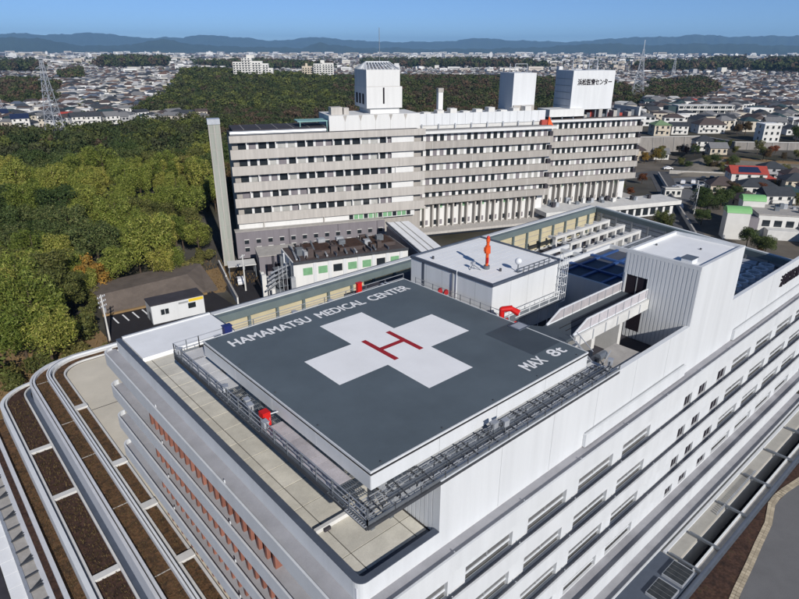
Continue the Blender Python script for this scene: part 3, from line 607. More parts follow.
# ================================================================== STAIR TOWER AND RAMP
st = thing('stair_tower', 'tall white stair tower rising from the front wall right of the helipad', 'tower', (39, 1.5, -9.6))
TX0, TX1, TY0, TY1, TZ = 34.5, 43.8, -1.81, 4.95, 3.75
mb = MB(); mb.box(TX0+.12, TX1, TY0, TY1, -9.5, TZ)
O('wall', mb, 'white_panel', st)
mb = MB(); y = TY0+.02                                   # ribbed cladding, leaving the doorway free
while y < TY1-.2:
    door = 2.6 < y+.18 < 4.75
    if door: mb.box(TX0, TX0+.12, y, y+.26, 1.75, TZ-.001); mb.box(TX0, TX0+.12, y, y+.26, -4.4, -.3)
    else: mb.box(TX0, TX0+.12, y, y+.26, -4.4, TZ-.001)
    mb.box(TX0+.035, TX0+.121, y+.26, y+.36, 1.75 if door else -4.4, TZ-.002); y += .36
O('ribbed_cladding', mb, 'white_panel', st)
dr_ = bxo('door', TX0+.09, TX0+.119, 2.62, 4.72, -.28, 1.74, 'void_black', st); under(bxo('mullion', TX0+.05, TX0+.089, 3.6, 3.68, -.28, 1.74, 'frame_grey', st), dr_); under(bxo('jamb', TX0-.03, TX0+.1, 4.74, 4.86, -.28, 1.85, 'white_panel', st), dr_); under(bxo('jamb', TX0-.03, TX0+.1, 2.5, 2.62, -.28, 1.85, 'white_panel', st), dr_)
bxo('lower_opening', TX0-.004, TX0+.02, 2.7, 4.0, -3.6, -1.0, 'void_black', st)
O('parapet', MB().box(TX0, TX0+.3, TY0, TY1, TZ, 4.1).box(TX1-.3, TX1, TY0, TY1, TZ, 4.1).box(TX0+.3, TX1-.3, TY0, TY0+.3, TZ, 4.1).box(TX0+.3, TX1-.3, TY1-.3, TY1, TZ, 4.1), 'white_panel', st)
bxo('roof', TX0+.3, TX1-.3, TY0+.3, TY1-.3, TZ, TZ+.06, 'roof_white', st); bxo('gutter', TX0+.4, TX1-.4, TY0+.31, TY0+.55, TZ+.06, TZ+.075, 'blue_plastic', st)
h = bxo('hatch', 35.3, 36.4, -.6, .35, TZ+.06, TZ+.5, 'white_metal', st); under(bxo('lid', 35.25, 36.45, -.65, .4, TZ+.5, TZ+.56, 'steel', st), h)
for x, y in ((35.2, 3.9), (38.5, 4.2), (40.3, .8)): O('roof_drain', MB().tube((x, y, TZ+.06), (x, y, TZ+.2), .1, 8), 'steel_dark', st)
rp = thing('access_ramp', 'raised walkway with white balustrades from the helipad to the stair tower', 'ramp', (28.5, 3.7, -4.4))
O('ramp_floor', MB().prism([(20.95, 2.3), (34.45, 2.3), (34.45, 5.1), (22.3, 5.1), (20.95, 7.0)], -.32, -.06), 'deck_dark', rp)
for y in (2.42, 4.98):
    O('balustrade', MB().box(22.9, 24.2, y-.03, y+.03, -.06, -.05), 'white_metal', rp)
    me = MB(); me.v = [(22.8, y-.03, -.05), (34.4, y-.03, -.05), (34.4, y-.03, .86), (24.6, y-.03, .86), (22.8, y+.03, -.05), (34.4, y+.03, -.05), (34.4, y+.03, .86), (24.6, y+.03, .86)]
    me.f = [(0, 1, 2, 3), (7, 6, 5, 4), (0, 4, 5, 1), (1, 5, 6, 2), (2, 6, 7, 3), (3, 7, 4, 0)]; me.m = [0]*6; O('balustrade_panel', me, 'gallery_pink', rp)
    O('handrail', MB().bar((24.5, y, .9), (34.4, y, .9), .1).bar((22.7, y, 0), (24.5, y, .9), .1).bar((22.7, y, -.02), (34.4, y, -.02), .14), 'white_metal', rp)
    for k in range(8): O('baluster', MB().bar((25+k*1.3, y-.06, -.05), (25+k*1.3, y-.06, .88), .05), 'steel_light', rp)
bxo('side_beam', 22.6, 34.45, 2.12, 2.3, -1.0, -.06, 'concrete_white', rp)
for k in range(6): bxo('beam_rib', 23.2+k*1.9, 23.3+k*1.9, 2.06, 2.12, -.98, -.1, 'steel_light', rp)
for x in (26, 30.5): bxo('ramp_pier', x, x+.5, 2.6, 4.8, -4.4, -.32, 'concrete_white', rp)
bxo('walk_strip', 23, 34.3, 3.3, 3.38, -.06, -.05, 'seal_black', rp); bxo('walk_strip', 23, 34.3, 3.9, 3.98, -.06, -.05, 'seal_black', rp)
t = thing('corner_stair', 'small grey steel stair at the right corner of the helipad', 'stair', (22, 1, FZ))
for k in range(5): bxo('tread', 21.2, 22.1, .3+k*.3, .55+k*.3, FZ+.1+k*.26, FZ+.15+k*.26, 'steel', t)
for x in (21.2, 22.1): O('stringer', MB().bar((x, .2, FZ+.1), (x, 1.8, FZ+1.3), .05, .15).bar((x, .2, FZ+1.0), (x, 1.8, FZ+2.1), .05), 'steel_light', t)
t = thing('floor_hatch', 'pale blue glazed hatch on the dark corner of the helipad', 'hatch', (20.6, 6.6, 0))
bxo('frame', 20.0, 21.4, 5.7, 6.9, .002, .07, 'cap_metal', t); bxo('pane', 20.15, 21.25, 5.85, 6.75, .07, .085, 'steel_light', t)

# ================================================================== SUNKEN MACHINE ROOF
t = thing('cooling_platform', 'white walled platform with blue pipe grid behind the stair tower', 'platform', (45, 12, -9.58))
O('platform_wall', MB().box(39.4, 39.7, 8.4, 16.9, -9.57, -2.0).box(39.7, 53, 8.4, 8.7, -9.57, -2.0).box(39.7, 53, 16.6, 16.9, -9.57, -2.0).box(52.7, 53, 8.7, 16.6, -9.57, -2.0), 'white_panel', t)
bxo('platform_deck', 39.7, 52.7, 8.7, 16.6, -9.5, -2.5, 'blue_deck', t)
for y in (10.2, 12.7, 15.2): bxo('pipe', 39.8, 52.6, y, y+.35, -2.48, -2.3, 'blue_pipe', t)
for x in (43.6, 48.2): bxo('pipe', x, x+.35, 8.8, 16.5, -2.46, -2.24, 'blue_pipe', t)
for i in range(3):
    for j in range(2): bxo('side_tank', 34.8+i*1.6, 36.2+i*1.6, 14+j*3.2, 16.8+j*3.2, -9.5, -3.2-.4*i, 'white_panel', t)
for i in range(3): bxo('side_beam', 34, 52, 18.2+i*1.9, 18.5+i*1.9, -3.6, -3.1, 'white_panel', t); 
for i in range(5): bxo('side_beam', 35.5+i*3.6, 35.8+i*3.6, 18.5, 22.3, -3.7, -3.2, 'white_panel', t)
for r in range(3):                                       # rows of white open frames
    t = thing('concrete_trellis', ('nearest', 'middle', 'farthest')[r]+' of three white concrete frame rows on the machine roof', 'frame', (66, 23+r*3.2, -9.58), 'white frames on the machine roof')
    y = 22.6+r*3.3; xa = 57.5+r*1.0
    for k in range(7): bxo('post', xa+k*2.5, xa+k*2.5+.5, y, y+.5, -9.57, -5.2, 'concrete_white', t); bxo('arm', xa+k*2.5+.05, xa+k*2.5+.45, y+.5, y+1.4, -5.6, -5.22, 'concrete_white', t)
    bxo('beam', xa, xa+15.5, y-.02, y+.52, -5.6, -5.15, 'concrete_white', t); bxo('beam', xa, xa+15.5, y+.1, y+.4, -7.4, -7.1, 'concrete_white', t)
for i in range(6):
    x, y = 61.5+i*2.25, 4.1
    t = thing('cooling_fan', 'silver round cooling fan, number %s of six in the row behind the front wall' % ('one two three four five six'.split()[i]), 'cooling fan', (x, y, -9.58), 'row of cooling fans')
    O('body', MB().box(x-1, x+1, y-1.5, y+3.8, -9.57, -6.6), 'steel_light', t)
    mb = MB()
    for k in range(16):
        a0, a1 = 2*math.pi*k/16, 2*math.pi*(k+1)/16
        for rr, z0, z1 in ((.95, -6.6, -6.0), (.72, -6.6, -6.0)): mb.poly([(x+rr*math.cos(a0), y+rr*math.sin(a0), z0), (x+rr*math.cos(a1), y+rr*math.sin(a1), z0), (x+rr*math.cos(a1), y+rr*math.sin(a1), z1), (x+rr*math.cos(a0), y+rr*math.sin(a0), z1)])
        mb.poly([(x+.72*math.cos(a0), y+.72*math.sin(a0), -6.0), (x+.95*math.cos(a0), y+.95*math.sin(a0), -6.0), (x+.95*math.cos(a1), y+.95*math.sin(a1), -6.0), (x+.72*math.cos(a1), y+.72*math.sin(a1), -6.0)])
    O('cowl', mb, 'white_metal', t); O('fan_disc', MB().tube((x, y, -6.55), (x, y, -6.5), .71, 16), 'void_black', t)
    O('blade', MB().bar((x-.65, y, -6.4), (x+.65, y, -6.4), .2, .04).bar((x, y-.65, -6.4), (x, y+.65, -6.4), .2, .04), 'steel_dark', t)
    O('duct', MB().tube((x, y+1.2, -6.3), (x, y+3.6, -6.3), .42, 10), 'steel_light', t)
t = thing('chiller_row', 'dark row of chillers along the right rear of the machine roof', 'chiller', (66, 16, -9.58))
for i in range(7): bxo('unit', 58+i*2.3, 59.9+i*2.3, 12.5, 18.5, -9.57, -7.2, 'steel_dark', t)
for i in range(6): O('pipe', MB().tube((57, 19.2+i*.45, -6.6+.1*i), (74, 19.2+i*.45, -6.6+.1*i), .14, 8), 'steel_light' if i % 2 else 'steel', t)
# roof lettering on the front wall
me = text_mesh('浜松医療センター', 1.5, .06, .025); fit_text(me, 0, 12.6, 0, 1.45)
sg = O('wall_sign', me, 'void_black', None, loc=(57.7, -1.88, -3.75)); sg.rotation_euler = (R(90), 0, 0); tag(sg, 'black raised characters on the white front wall at the right edge', 'sign')
# cable bundles and bits on the lower roof right of the pad
t = thing('cable_reel', 'grey steel winch frame at the right end of the front walkway', 'winch', (23.2, .6, -1.6))
O('drum', MB().tube((22.9, .2, -1.2), (23.9, .2, -1.2), .32, 12), 'steel', t); O('stand', MB().box(22.85, 22.95, 0, .4, -1.6, -1.2).box(23.85, 23.95, 0, .4, -1.6, -1.2), 'steel_dark', t); O('rail', MB().bar((22.9, -.3, -1.6), (23.9, -.3, -.7), .05), 'steel_light', t)
# ================================================================== OLD HOSPITAL (own frame: x along the front, y away from us, z up from the street)
RZO = R(-22); OL = (49.0, 114.5, GZ); ZO = -GZ
def wing(name, label, d):
    p = Vector((OL[0], OL[1], GZ))+Matrix.Rotation(RZO, 3, 'Z') @ Vector((0, d, 0))
    return thing(name, label, 'building', tuple(p), 'old hospital wings', rz=RZO)
def bl(n, x0, x1, y0, y1, z0, z1, m, p): return bxo(n, x0, x1, y0, y1, z0+ZO, z1+ZO, m, p)
# ---- left wing with deep balconies
lw = wing('hospital_wing', 'left wing of the old hospital with long beige balcony bands', 0)
bl('wall', .8, 49.6, 1.6, 14.5, -28.5, 1.3, 'concrete_old', lw)
bott = [.62, -3.3, -7.15, -11.1, -15.05, -19.1]; tops = [2.25, -1.0, -4.95, -8.85, -12.8, -16.75]
for k in range(6):
    bl('balcony_band', .2, 50.2, 0, .3, bott[k], tops[k], 'concrete_pale', lw); bl('balcony_floor', .3, 50.1, .3, 1.62, bott[k], bott[k]+.25, 'concrete', lw)
    if k < 5:
        z0, z1 = bott[k+1]+.25, bott[k]
        x = 2.2; i = 0
        while x < 40.5:
            w = (1.9, 1.7, 1.9, 1.5)[i % 4]
            bl('window', x, x+w, 1.45, 1.598, z0+.75, z1-.15, random.choice(['glass_dark', 'glass_dark', 'glass_blind', 'block_grey']), lw)
            bl('window_pier', x+w, x+w+.6, 1.3, 1.598, z0, z1-.002, 'white_render', lw)
            if (i+k) % 3 == 0: bl('balcony_screen', x+w-.1, x+w+.1, .31, 1.29, z0, z1-.02, 'white_render', lw)
            x += w+.62; i += 1
        bl('end_panel', 41, 47.2, .75, 1.5, z0, z1-.002, 'white_render', lw); bl('end_box', 48.2, 50, .31, 1.59, z0, z0+1.0, 'roof_dark', lw)
for x in np.arange(3.5, 49, 3.05):
    for k in range(6): bl('band_joint', x-.02, x+.02, -.012, -.001, bott[k]+.02, tops[k]-.02, 'concrete', lw)
bl('glazed_floor', .5, 47.5, .6, 1.58, -20.75, -19.1, 'white_render', lw)
for i in range(13): bl('glazed_pane', 29+i*1.35, 30.1+i*1.35, .5, .599, -20.5, -19.3, 'green_glass' if i % 3 else 'glass_dark', lw)
for x in (6.5, 22, 36): bl('floor_post', x, x+.25, .1, .6, -20.75, -19.1, 'concrete', lw)
bl('grey_block', -.7, 38.2, -1.6, 1.59, -27.6, -20.76, 'block_grey', lw); bl('block_cap', -.8, 38.3, -1.7, 1.0, -20.76, -20.6, 'concrete', lw); bl('grey_base', 3, 38, -.6, 1.59, -28.5, -27.61, 'block_grey', lw)
for x in (12.5, 25.3, 36.0): bl('block_joint', x-.05, x+.05, -1.62, -1.601, -27.5, -20.9, 'void_black', lw)
for i in range(13):
    x = 1.3+i*2.93
    for z in (-23.9, -25.9):
        w_ = bl('window', x, x+1.05, -1.64, -1.602, z, z+1.0, 'glass_dark', lw); under(bl('hood', x-.1, x+1.15, -1.75, -1.602, z+1.0, z+1.14, 'concrete_white', lw), w_)
bl('roof_deck', .8, 49, 1.6, 14.4, 1.3, 2.0, 'roof_dark', lw); O('roof_gutter', MB().tube((.6, 1.9, 2.6+ZO), (24, 1.9, 2.6+ZO), .55, 10), 'steel_light', lw)
O('sloped_roof', MB().prism([(1.4, 2.6), (24.5, 2.6), (24.5, 13.8), (1.4, 13.8)], 2.0+ZO, 3.3+ZO), 'roof_dark', lw)
for x in range(4, 25, 4): bl('roof_seam', x, x+.12, 2.7, 13.7, 3.3, 3.38, 'concrete', lw)
O('roof_frame', MB().bar((17.5, 4, 4.6+ZO), (25, 4, 4.6+ZO), .25).bar((17.5, 9, 4.6+ZO), (25, 9, 4.6+ZO), .25).bar((17.5, 4, 4.6+ZO), (17.5, 9, 4.6+ZO), .25).bar((21, 4, 4.6+ZO), (21, 9, 4.6+ZO), .2).bar((18, 4, 3+ZO), (18, 4, 4.6+ZO), .2).bar((24.8, 4, 2+ZO), (24.8, 4, 4.6+ZO), .2), 'turquoise', lw)
bl('canopy_sheet', 17.6, 24.9, 4.1, 8.9, 4.62, 4.7, 'turquoise', lw)
# penthouse and its tower
bl('penthouse', 25.4, 50.0, 4.0, 16, 1.3, 5.75, 'white_render', lw)
for k in range(6): bl('penthouse_slot', 26.2+k*4, 29.6+k*4, 3.97, 3.999, 1.35, 1.75, 'void_black', lw)
for k in range(1, 6): bl('panel_joint', 25.4+k*4.1, 25.45+k*4.1, 3.98, 3.999, 1.9, 5.7, 'concrete', lw)
for k in range(1, 6): O('wedge_notch', MB().poly([(25.0+k*4.1, 3.96, 5.7+ZO), (25.5+k*4.1, 3.96, 4.2+ZO), (26.0+k*4.1, 3.96, 5.7+ZO)]), 'concrete', lw)
bl('roof_box', 26.5, 29.5, 6, 9, 5.75, 7.6, 'concrete_pale', lw); bl('roof_box', 29.8, 31.2, 6, 8, 5.75, 7.4, 'concrete_pale', lw)
bl('tower_neck', 37, 45, 6.2, 16.5, 5.75, 7.1, 'white_render', lw); bl('tower_body', 35.9, 45.6, 5.6, 17.2, 7.1, 12.4, 'white_render', lw); bl('tower_top', 35.95, 45.0, 5.7, 17.0, 12.4, 16.5, 'white_render', lw)
bl('tower_slot', 40.3, 40.75, 5.57, 5.599, 8.2, 12.2, 'void_black', lw); bl('tower_joint', 35.95, 45, 5.68, 5.699, 12.4, 12.5, 'concrete', lw)
for yy in (8, 11, 14): bl('side_window', 35.86, 35.899, yy, yy+1.6, 8, 10.6, 'void_black', lw)
mb = MB()
for k in range(10): mb.bar((36+k, 5.8, 16.55+ZO), (37.4+k*.7, 11, 18.3+ZO), .2); mb.bar((36+k, 16.9, 16.55+ZO), (37.4+k*.7, 11, 18.3+ZO), .2)
for k in range(9): mb.bar((36, 6.5+k*1.2, 16.55+ZO), (37.4, 11, 18.3+ZO), .2); mb.bar((45, 6.5+k*1.2, 16.55+ZO), (43.7, 11, 18.3+ZO), .2)
mb.bar((37.4, 11, 18.3+ZO), (43.7, 11, 18.3+ZO), .25)
O('roof_lattice', mb, 'white_metal', lw); O('antenna_rod', MB().bar((41.5, 12, 17+ZO), (41.5, 12, 26.5+ZO), .12), 'steel', lw)
# chimney
ch = thing('chimney', 'tall square ribbed concrete chimney at the left end of the old hospital', 'chimney', tuple(Vector(OL)+Matrix.Rotation(RZO, 3, 'Z') @ Vector((-3.0, -2.0, 0))), rz=RZO)
O('shaft', MB().prism([(-1.25, -1.25), (1.25, -1.25), (1.25, 1.25), (-1.25, 1.25)], 0, 33.9), 'concrete_green', ch)
for x in (-1.2, 0, 1.2): O('rib', MB().box(x-.12, x+.12, -1.4, -1.25, 0, 33.8), 'concrete', ch)
for k in range(9): O('ring_joint', MB().box(-1.3, 1.3, -1.29, -1.251, 3+k*3.6, 3.08+k*3.6), 'concrete', ch)
O('cap', MB().box(-1.4, 1.4, -1.4, 1.4, 33.9, 35.1), 'steel_light', ch); O('access_ladder', MB().bar((1.35, 0, 0), (1.35, 0, 33), .1).bar((1.35, .4, 0), (1.35, .4, 33), .1), 'steel', ch)
# ---- middle and right wings with punched windows
def lower_floors(w, x0, x1, zt, zb):
    bl('lower_wall', x0, x1, 2.4, 14, zb, zt, 'white_render', w); x = x0+.4; i = 0
    while x < x1-1.2:
        bl('lower_window', x+.25, x+1.55, 2.33, 2.399, zt-1.8, zt-.35, ('green_glass', 'glass_dark', 'glass_blind')[(i*5) % 3], w); bl('lower_window', x+.2, x+1.6, 2.33, 2.399, zb+.5, zb+1.9, ('glass_dark', 'block_grey')[i % 2], w)
        bl('column', x-.22, x+.22, .9, 2.399, zb, zt, 'concrete_pale', w); x += (1.9, 2.6)[i % 2]; i += 1
def punched(w, x0, x1, cor, bt, bh, pitchw, nfl):
    bl('wall', x0, x1, 1.2, 15, bt[-1], cor[0], 'white_render', w); bl('cornice', x0-.3, x1+.5, -.4, 1.3, cor[0], cor[1], 'white_render', w)
    for k, b in enumerate(bt):
        bl('spandrel_band', x0, x1, 0, 1.25, b, b+bh, 'concrete_old', w); z1 = (cor[0] if k == 0 else bt[k-1])-.05
        x = x0+.5; i = 0
        while x < x1-1.2:
            bl('window', x, x+1.15, 1.12, 1.199, b+bh+.02, min(z1, b+bh+1.75), random.choice(['glass_dark', 'glass_dark', 'block_grey', 'glass_blind', 'glass_dark']), w); x += pitchw; i += 1
        for q in np.arange(x0+4, x1, 6.15): bl('band_joint', q, q+.06, -.012, -.001, b+.03, b+bh-.03, 'concrete_white', w)
        bl('end_box', x1-1.2, x1-.1, .2, 1.19, b+bh, b+bh+1.3, 'roof_dark', w)
mw = wing('hospital_wing', 'middle wing of the old hospital with punched windows and white roof screen', 5)
punched(mw, 50.3, 92.6, (.15, .8), [-3.9, -7.85, -11.85, -15.9, -19.4], 1.9, 2.06, 5); lower_floors(mw, 50.4, 92.2, -19.4, -26.6)
bl('base', 50.3, 93, -1, 14, -28.5, -26.6, 'concrete_pale', mw); bl('base_ledge', 49, 96, -3.5, 2.2, -27.2, -26.5, 'concrete_pale', mw)
for k in range(17): bl('screen_panel', 51.2+k*2.35, 53.5+k*2.35, 3.0, 3.2, 2.0, 5.1, 'white_panel', mw)
bl('roof_deck', 50.5, 92.5, 1.3, 14.9, .16, 1.0, 'roof_grey', mw); bl('roof_plant', 51.3, 91.1, 3.25, 13, 1.0, 4.6, 'concrete_white', mw)
for k in range(8): bl('screen_post', 52+k*5, 52.3+k*5, 2.6, 2.9, .9, 2.4, 'steel_light', mw)
vs_ = bl('vent_stack', 59.5, 60.9, 9, 10.4, 4.6, 11.1, 'white_render', mw); under(bl('cap', 59.4, 61, 8.9, 10.5, 10.2, 11.3, 'concrete', mw), vs_)
for k in range(9): bl('roof_unit', 54+k*4, 56+k*4, 6, 8.5, 4.6, 5.2+(k % 3)*.4, 'concrete_white', mw)
bl('water_tower', 83.2, 90.7, 9, 17.5, 4.6, 15.1, 'white_panel', mw); bl('tower_base', 83.5, 90.5, 8.6, 9, 4.6, 6.1, 'concrete', mw)
O('roof_lattice', MB().bar((84.5, 11, 15+ZO), (84.5, 11, 17.5+ZO), .15).bar((88.5, 11, 15+ZO), (88.5, 11, 17.5+ZO), .15).bar((84.5, 11, 17.5+ZO), (88.5, 11, 17.5+ZO), .15).bar((84.5, 14, 15+ZO), (84.5, 14, 17.5+ZO), .15).bar((84.5, 11, 16.3+ZO), (88.5, 11, 16.3+ZO), .12), 'steel_light', mw)
bl('stair_box', 89.5, 92, 2, 3.4, 1, 2.4, 'roof_red', mw)
O('orange_cover', MB().poly([(91.3, 1.6, .8+ZO), (93.2, 1.6, .8+ZO), (91.6, 1.8, 3.6+ZO)]), 'orange_paint', mw)
rw = wing('hospital_wing', 'right wing of the old hospital carrying the white sign tower', 14)
punched(rw, 96.5, 132.2, (.75, 1.35), [-3.3, -7.05, -10.85, -14.6, -18.45], 1.85, 1.98, 5); lower_floors(rw, 97, 130, -18.45, -25.6)
bl('base', 94, 136, -2, 14, -28.5, -25.6, 'concrete_pale', rw)
for k in range(14): bl('spandrel_panel', 97, 133, -.03, -.012, -18.5, -18.4, 'concrete', rw) if k == 0 else None
bl('roof_deck', 96.7, 132, 1.3, 14.9, .76, 1.5, 'roof_brown', rw); bl('roof_plant', 97, 109.5, 1.0, 8, 2.2, 4.4, 'white_render', rw)
for k in range(4): bl('screen_post', 97.5+k*4, 97.8+k*4, .9, 1.2, 1.3, 2.3, 'steel', rw)
for k in range(11): bl('roof_unit', 110.5+k*1.9, 111.8+k*1.9, 2.5+(k % 3), 5+(k % 3), 1.5, 2.4+(k % 4)*.5, ('concrete', 'steel', 'roof_red')[k % 3], rw)
bl('end_parapet', 131.4, 132.1, 2, 14.8, 1.5, 4.2, 'concrete_white', rw)
bl('sign_tower', 105.2, 120.6, 2.5, 12, 4.0, 15.5, 'white_panel', rw); 
for k in range(5): bl('tower_rib', 105.1, 105.199, 3, 11.5, 5+k*2, 5.1+k*2, 'frame_grey', rw)
for k in range(4): bl('tower_leg', 106+k*4.5, 106.5+k*4.5, 3, 11, 1.5, 4.0, 'steel', rw)
me = text_mesh('浜松医療センター', 2.0, .05, .035); fit_text(me, 0, 12.6, 0, 1.9)
o = O('sign_characters', me, 'void_black', rw); o.location = (107.0, 2.44, 11.2+ZO); o.rotation_euler = (R(90), 0, 0)
O('roof_lattice', MB().bar((113, 6, 15.5+ZO), (113, 6, 18.5+ZO), .2).bar((116, 6, 15.5+ZO), (116, 6, 18.5+ZO), .2).bar((113, 6, 18.5+ZO), (116, 6, 18.5+ZO), .2).bar((113, 9, 15.5+ZO), (113, 9, 18.5+ZO), .2).bar((113, 6, 17+ZO), (116, 9, 17+ZO), .5).bar((107, 6, 15.5+ZO), (107, 6, 19.5+ZO), .2), 'steel_light', rw)
# ---- low podium in front of the right wing
lp = wing('podium_annex', 'low white podium roof with clutter in front of the right wing', 4)
lp['category'] = 'building'; lp['group'] = 'low annexes of the old hospital'
bl('wall', 97, 139, -2, 5, -28.5, -25.2, 'white_render', lp); bl('roof_slab', 90, 141, -3.2, 6.5, -25.2, -23.9, 'concrete_white', lp)
for k in range(14): bl('opening', 98+k*2.9, 100+k*2.9, -2.06, -2.001, -28.0, -25.6, 'glass_dark', lp)
for k in range(30):
    x = random.uniform(95, 139); y = random.uniform(1.5, 6); w = random.uniform(.5, 1.6); bl('roof_clutter', x, x+w, y, y+random.uniform(.5, 1.2), -23.9, -23.9+random.uniform(.5, 1.8), random.choice(['steel_light', 'roof_dark', 'concrete_white', 'steel']), lp)
# ---- service annex with plant on its roof (between the blocks)
an = thing('service_annex', 'white service annex with rusty pipework and machines on its roof', 'building', (53, 78.5, GZ), rz=R(-18))
def ba(n, x0, x1, y0, y1, z0, z1, m): return bxo(n, x0, x1, y0, y1, z0-GZ, z1-GZ, m, an)
ba('wall', -9, 17, 0, 11, GZ, -19.7, 'white_render'); ba('roof', -8.7, 16.7, .3, 10.7, -19.7, -19.5, 'roof_brown')
for k in range(7): ba('window', -7+k*3.3, -5+k*3.3, -.06, -.001, -22.6, -21.0, ('green_glass', 'green_glass', 'glass_dark')[k % 3]); ba('pilaster', -4.8+k*3.3, -4.1+k*3.3, -.2, -.001, GZ, -19.8, 'white_panel')
ba('roof_frame', -9, 17, -.3, .0, -19.95, -19.4, 'steel_dark')
for k in range(6): ba('roof_curb', -7.5+k*4, -7.3+k*4, .6, 10.4, -19.5, -18.9, 'cap_metal')
for k in range(16):
    x = random.uniform(-8, 15); y = random.uniform(1, 9.5); ba('roof_unit', x, x+random.uniform(.6, 1.8), y, y+random.uniform(.6, 1.8), -19.5, -19.5+random.uniform(.6, 2.2), random.choice(['steel_light', 'roof_brown', 'concrete_white', 'steel', 'roof_brown']))
for k in range(9): O('pipe', MB().tube((-8+k*2.2, .8, 9.3), (-7+k*2.2, 9.5, 9.4+(k % 3)*.4), .22, 8), ('steel_light', 'roof_brown', 'steel')[k % 3], an)
for k in range(3): ba('rust_basin', -5+k*7.2, .9+k*7.2, 3.2, 9.6, -19.49, -18.7, 'roof_brown'); ba('basin_water', -4.8+k*7.2, .7+k*7.2, 3.4, 9.4, -18.7, -18.66, 'soil_dark')
for k in range(5): ba('fire_stair', -12.2, -9.2, .5+k*.6, 3.5+k*.6, GZ+.4+k*1.5, GZ+.55+k*1.5, 'steel')
for k in range(4): O('stair_post', MB().bar((-12+k*.9, .6+.3*k, 0), (-12+k*.9, .6+.3*k, 8.5), .12), 'steel_light', an)
ba('tank', -13.5, -11, 5, 8, GZ, -24.5, 'concrete_white')
for k in range(14):
    x, y = random.uniform(-15.5, -9.6), random.uniform(-1.5, 9); w_ = random.uniform(.4, 1.3); ba('vent_duct', x, x+w_, y, y+random.uniform(.4, 1.2), GZ, GZ+random.uniform(1.5, 8.5), random.choice(['white_render', 'steel_light', 'steel', 'concrete_white', 'roof_dark']))
for k in range(7): O('riser_pipe', MB().tube((-9.3, .6+k*1.3, 0), (-9.3, .6+k*1.3, random.uniform(6, 10)), .16, 8), random.choice(['steel_light', 'white_metal', 'steel']), an)
for k in range(4): O('header_pipe', MB().tube((-15+k*.4, -.5, 4+k*1.2), (-9.2, 6-k, 4+k*1.2), .18, 8), 'steel_light', an)
# bridge corridor
br = thing('link_corridor', 'white sloping roof of the covered corridor between old and new blocks', 'corridor', (74, 80, GZ))
a, b, c, d = (80.3, 94.0), (85.8, 91.4), (62.0, 36.95), (55.8, 36.95)
O('corridor_wall', MB().prism([(79.2, 92.5), (84.9, 89.9), (62.5, 37.0), (56.3, 37.0)], GZ, -20.5), 'block_grey', br); O('corridor_roof', MB().prism([a, b, c, d], -20.5, -20.0), 'roof_white', br)
for f in (.35, .62): O('roof_rib', MB().bar((a[0]*(1-f)+b[0]*f, a[1]*(1-f)+b[1]*f, -19.95), (d[0]*(1-f)+c[0]*f, d[1]*(1-f)+c[1]*f, -19.95), .15), 'concrete', br)
O('roof_cap', MB().bar((a[0], a[1], -19.95), (d[0], d[1], -19.95), .3), 'cap_metal', br)
# side shed of the corridor: carport left of the annex
cpk = thing('carport', 'small pale carport roof beside the chimney foot', 'carport', (44, 104, GZ), rz=R(-22))
bxo('roof', -3.2, 3.2, -2.2, 2.2, 3.0, 3.2, 'concrete_white', cpk); 
for x in (-3, 3):
    for y in (-2, 2): bxo('post', x-.1, x+.1, y-.1, y+.1, 0, 3, 'steel', cpk)
t = thing('garage_block', 'grey low garage with dark mouth below the grey block', 'garage', (49.5, 97, GZ), rz=R(-22))
bxo('wall', -4, 5, 0, 7, 0, 5.6, 'block_grey', t); bxo('opening', -2.4, 3.6, -.05, -.001, 1.9, 3.6, 'void_black', t); bxo('roof_edge', -4.1, 5.1, -.2, 7.1, 5.6, 5.8, 'concrete', t)
bxo('ramp_wall', -4.2, -3.9, -8, -.21, 0, 2.4, 'concrete', t); bxo('ramp_wall', 4.8, 5.1, -8, -.21, 0, 2.4, 'concrete', t)

# ================================================================== YARD BEHIND THE BLOCK
sh = thing('site_office', 'white prefabricated site office with dark flat roof and yellow sign strip', 'shed', (22.7, 89.5, GZ), rz=R(-6))
bxo('wall', -5.1, 5.1, 0, 4.4, 0, 3.9, 'white_panel', sh); bxo('roof', -5.2, 5.2, -.1, 4.5, 3.9, 4.1, 'roof_dark', sh)
w_ = bxo('window', -3.4, -1.9, -.05, -.001, 1.7, 2.8, 'glass_dark', sh); under(bxo('frame', -2.7, -2.6, -.07, -.051, 1.7, 2.8, 'white_metal', sh), w_); bxo('window', 1.9, 3.4, -.05, -.001, 1.8, 2.9, 'glass_dark', sh)
bxo('yellow_strip', 2.1, 5.0, -.04, -.001, 3.15, 3.75, 'yellow_sign', sh); bxo('grey_strip', .1, 2.0, -.04, -.001, 3.1, 3.5, 'frame_grey', sh); bxo('side_door', -5.15, -5.101, 1.0, 2.0, 0, 2.2, 'steel_dark', sh)
struct('parking_lot', MB().prism([(8, 86), (34, 86), (34, 99), (11.5, 101)], GZ-.2, GZ+.06), 'asphalt_dark')
ln = MB()
for k in range(4):
    x = 12.6+k*1.95; ln.prism([(x, 95.2), (x+.3, 95.2), (x+.3, 99), (x, 99)], GZ+.064, GZ+.068)
o = struct('parking_line', ln, 'paint_white')
bk = MB(); bk.v = [(11.6, 100.9, GZ), (32.4, 98.6, GZ), (11.9, 104.5, -25.2), (31, 104.6, -25.2), (11.6, 112, -25.2), (34, 112, -25.2), (35.5, 99, GZ), (36.5, 110, -25.4)]
bk.f = [(0, 1, 3, 2), (2, 3, 5, 4), (1, 6, 7, 3), (3, 7, 5)]; bk.m = [0, 0, 0, 0]
tag(struct('bank', bk, 'bank_grey'), 'dark grey sheeted bank behind the site office', None)
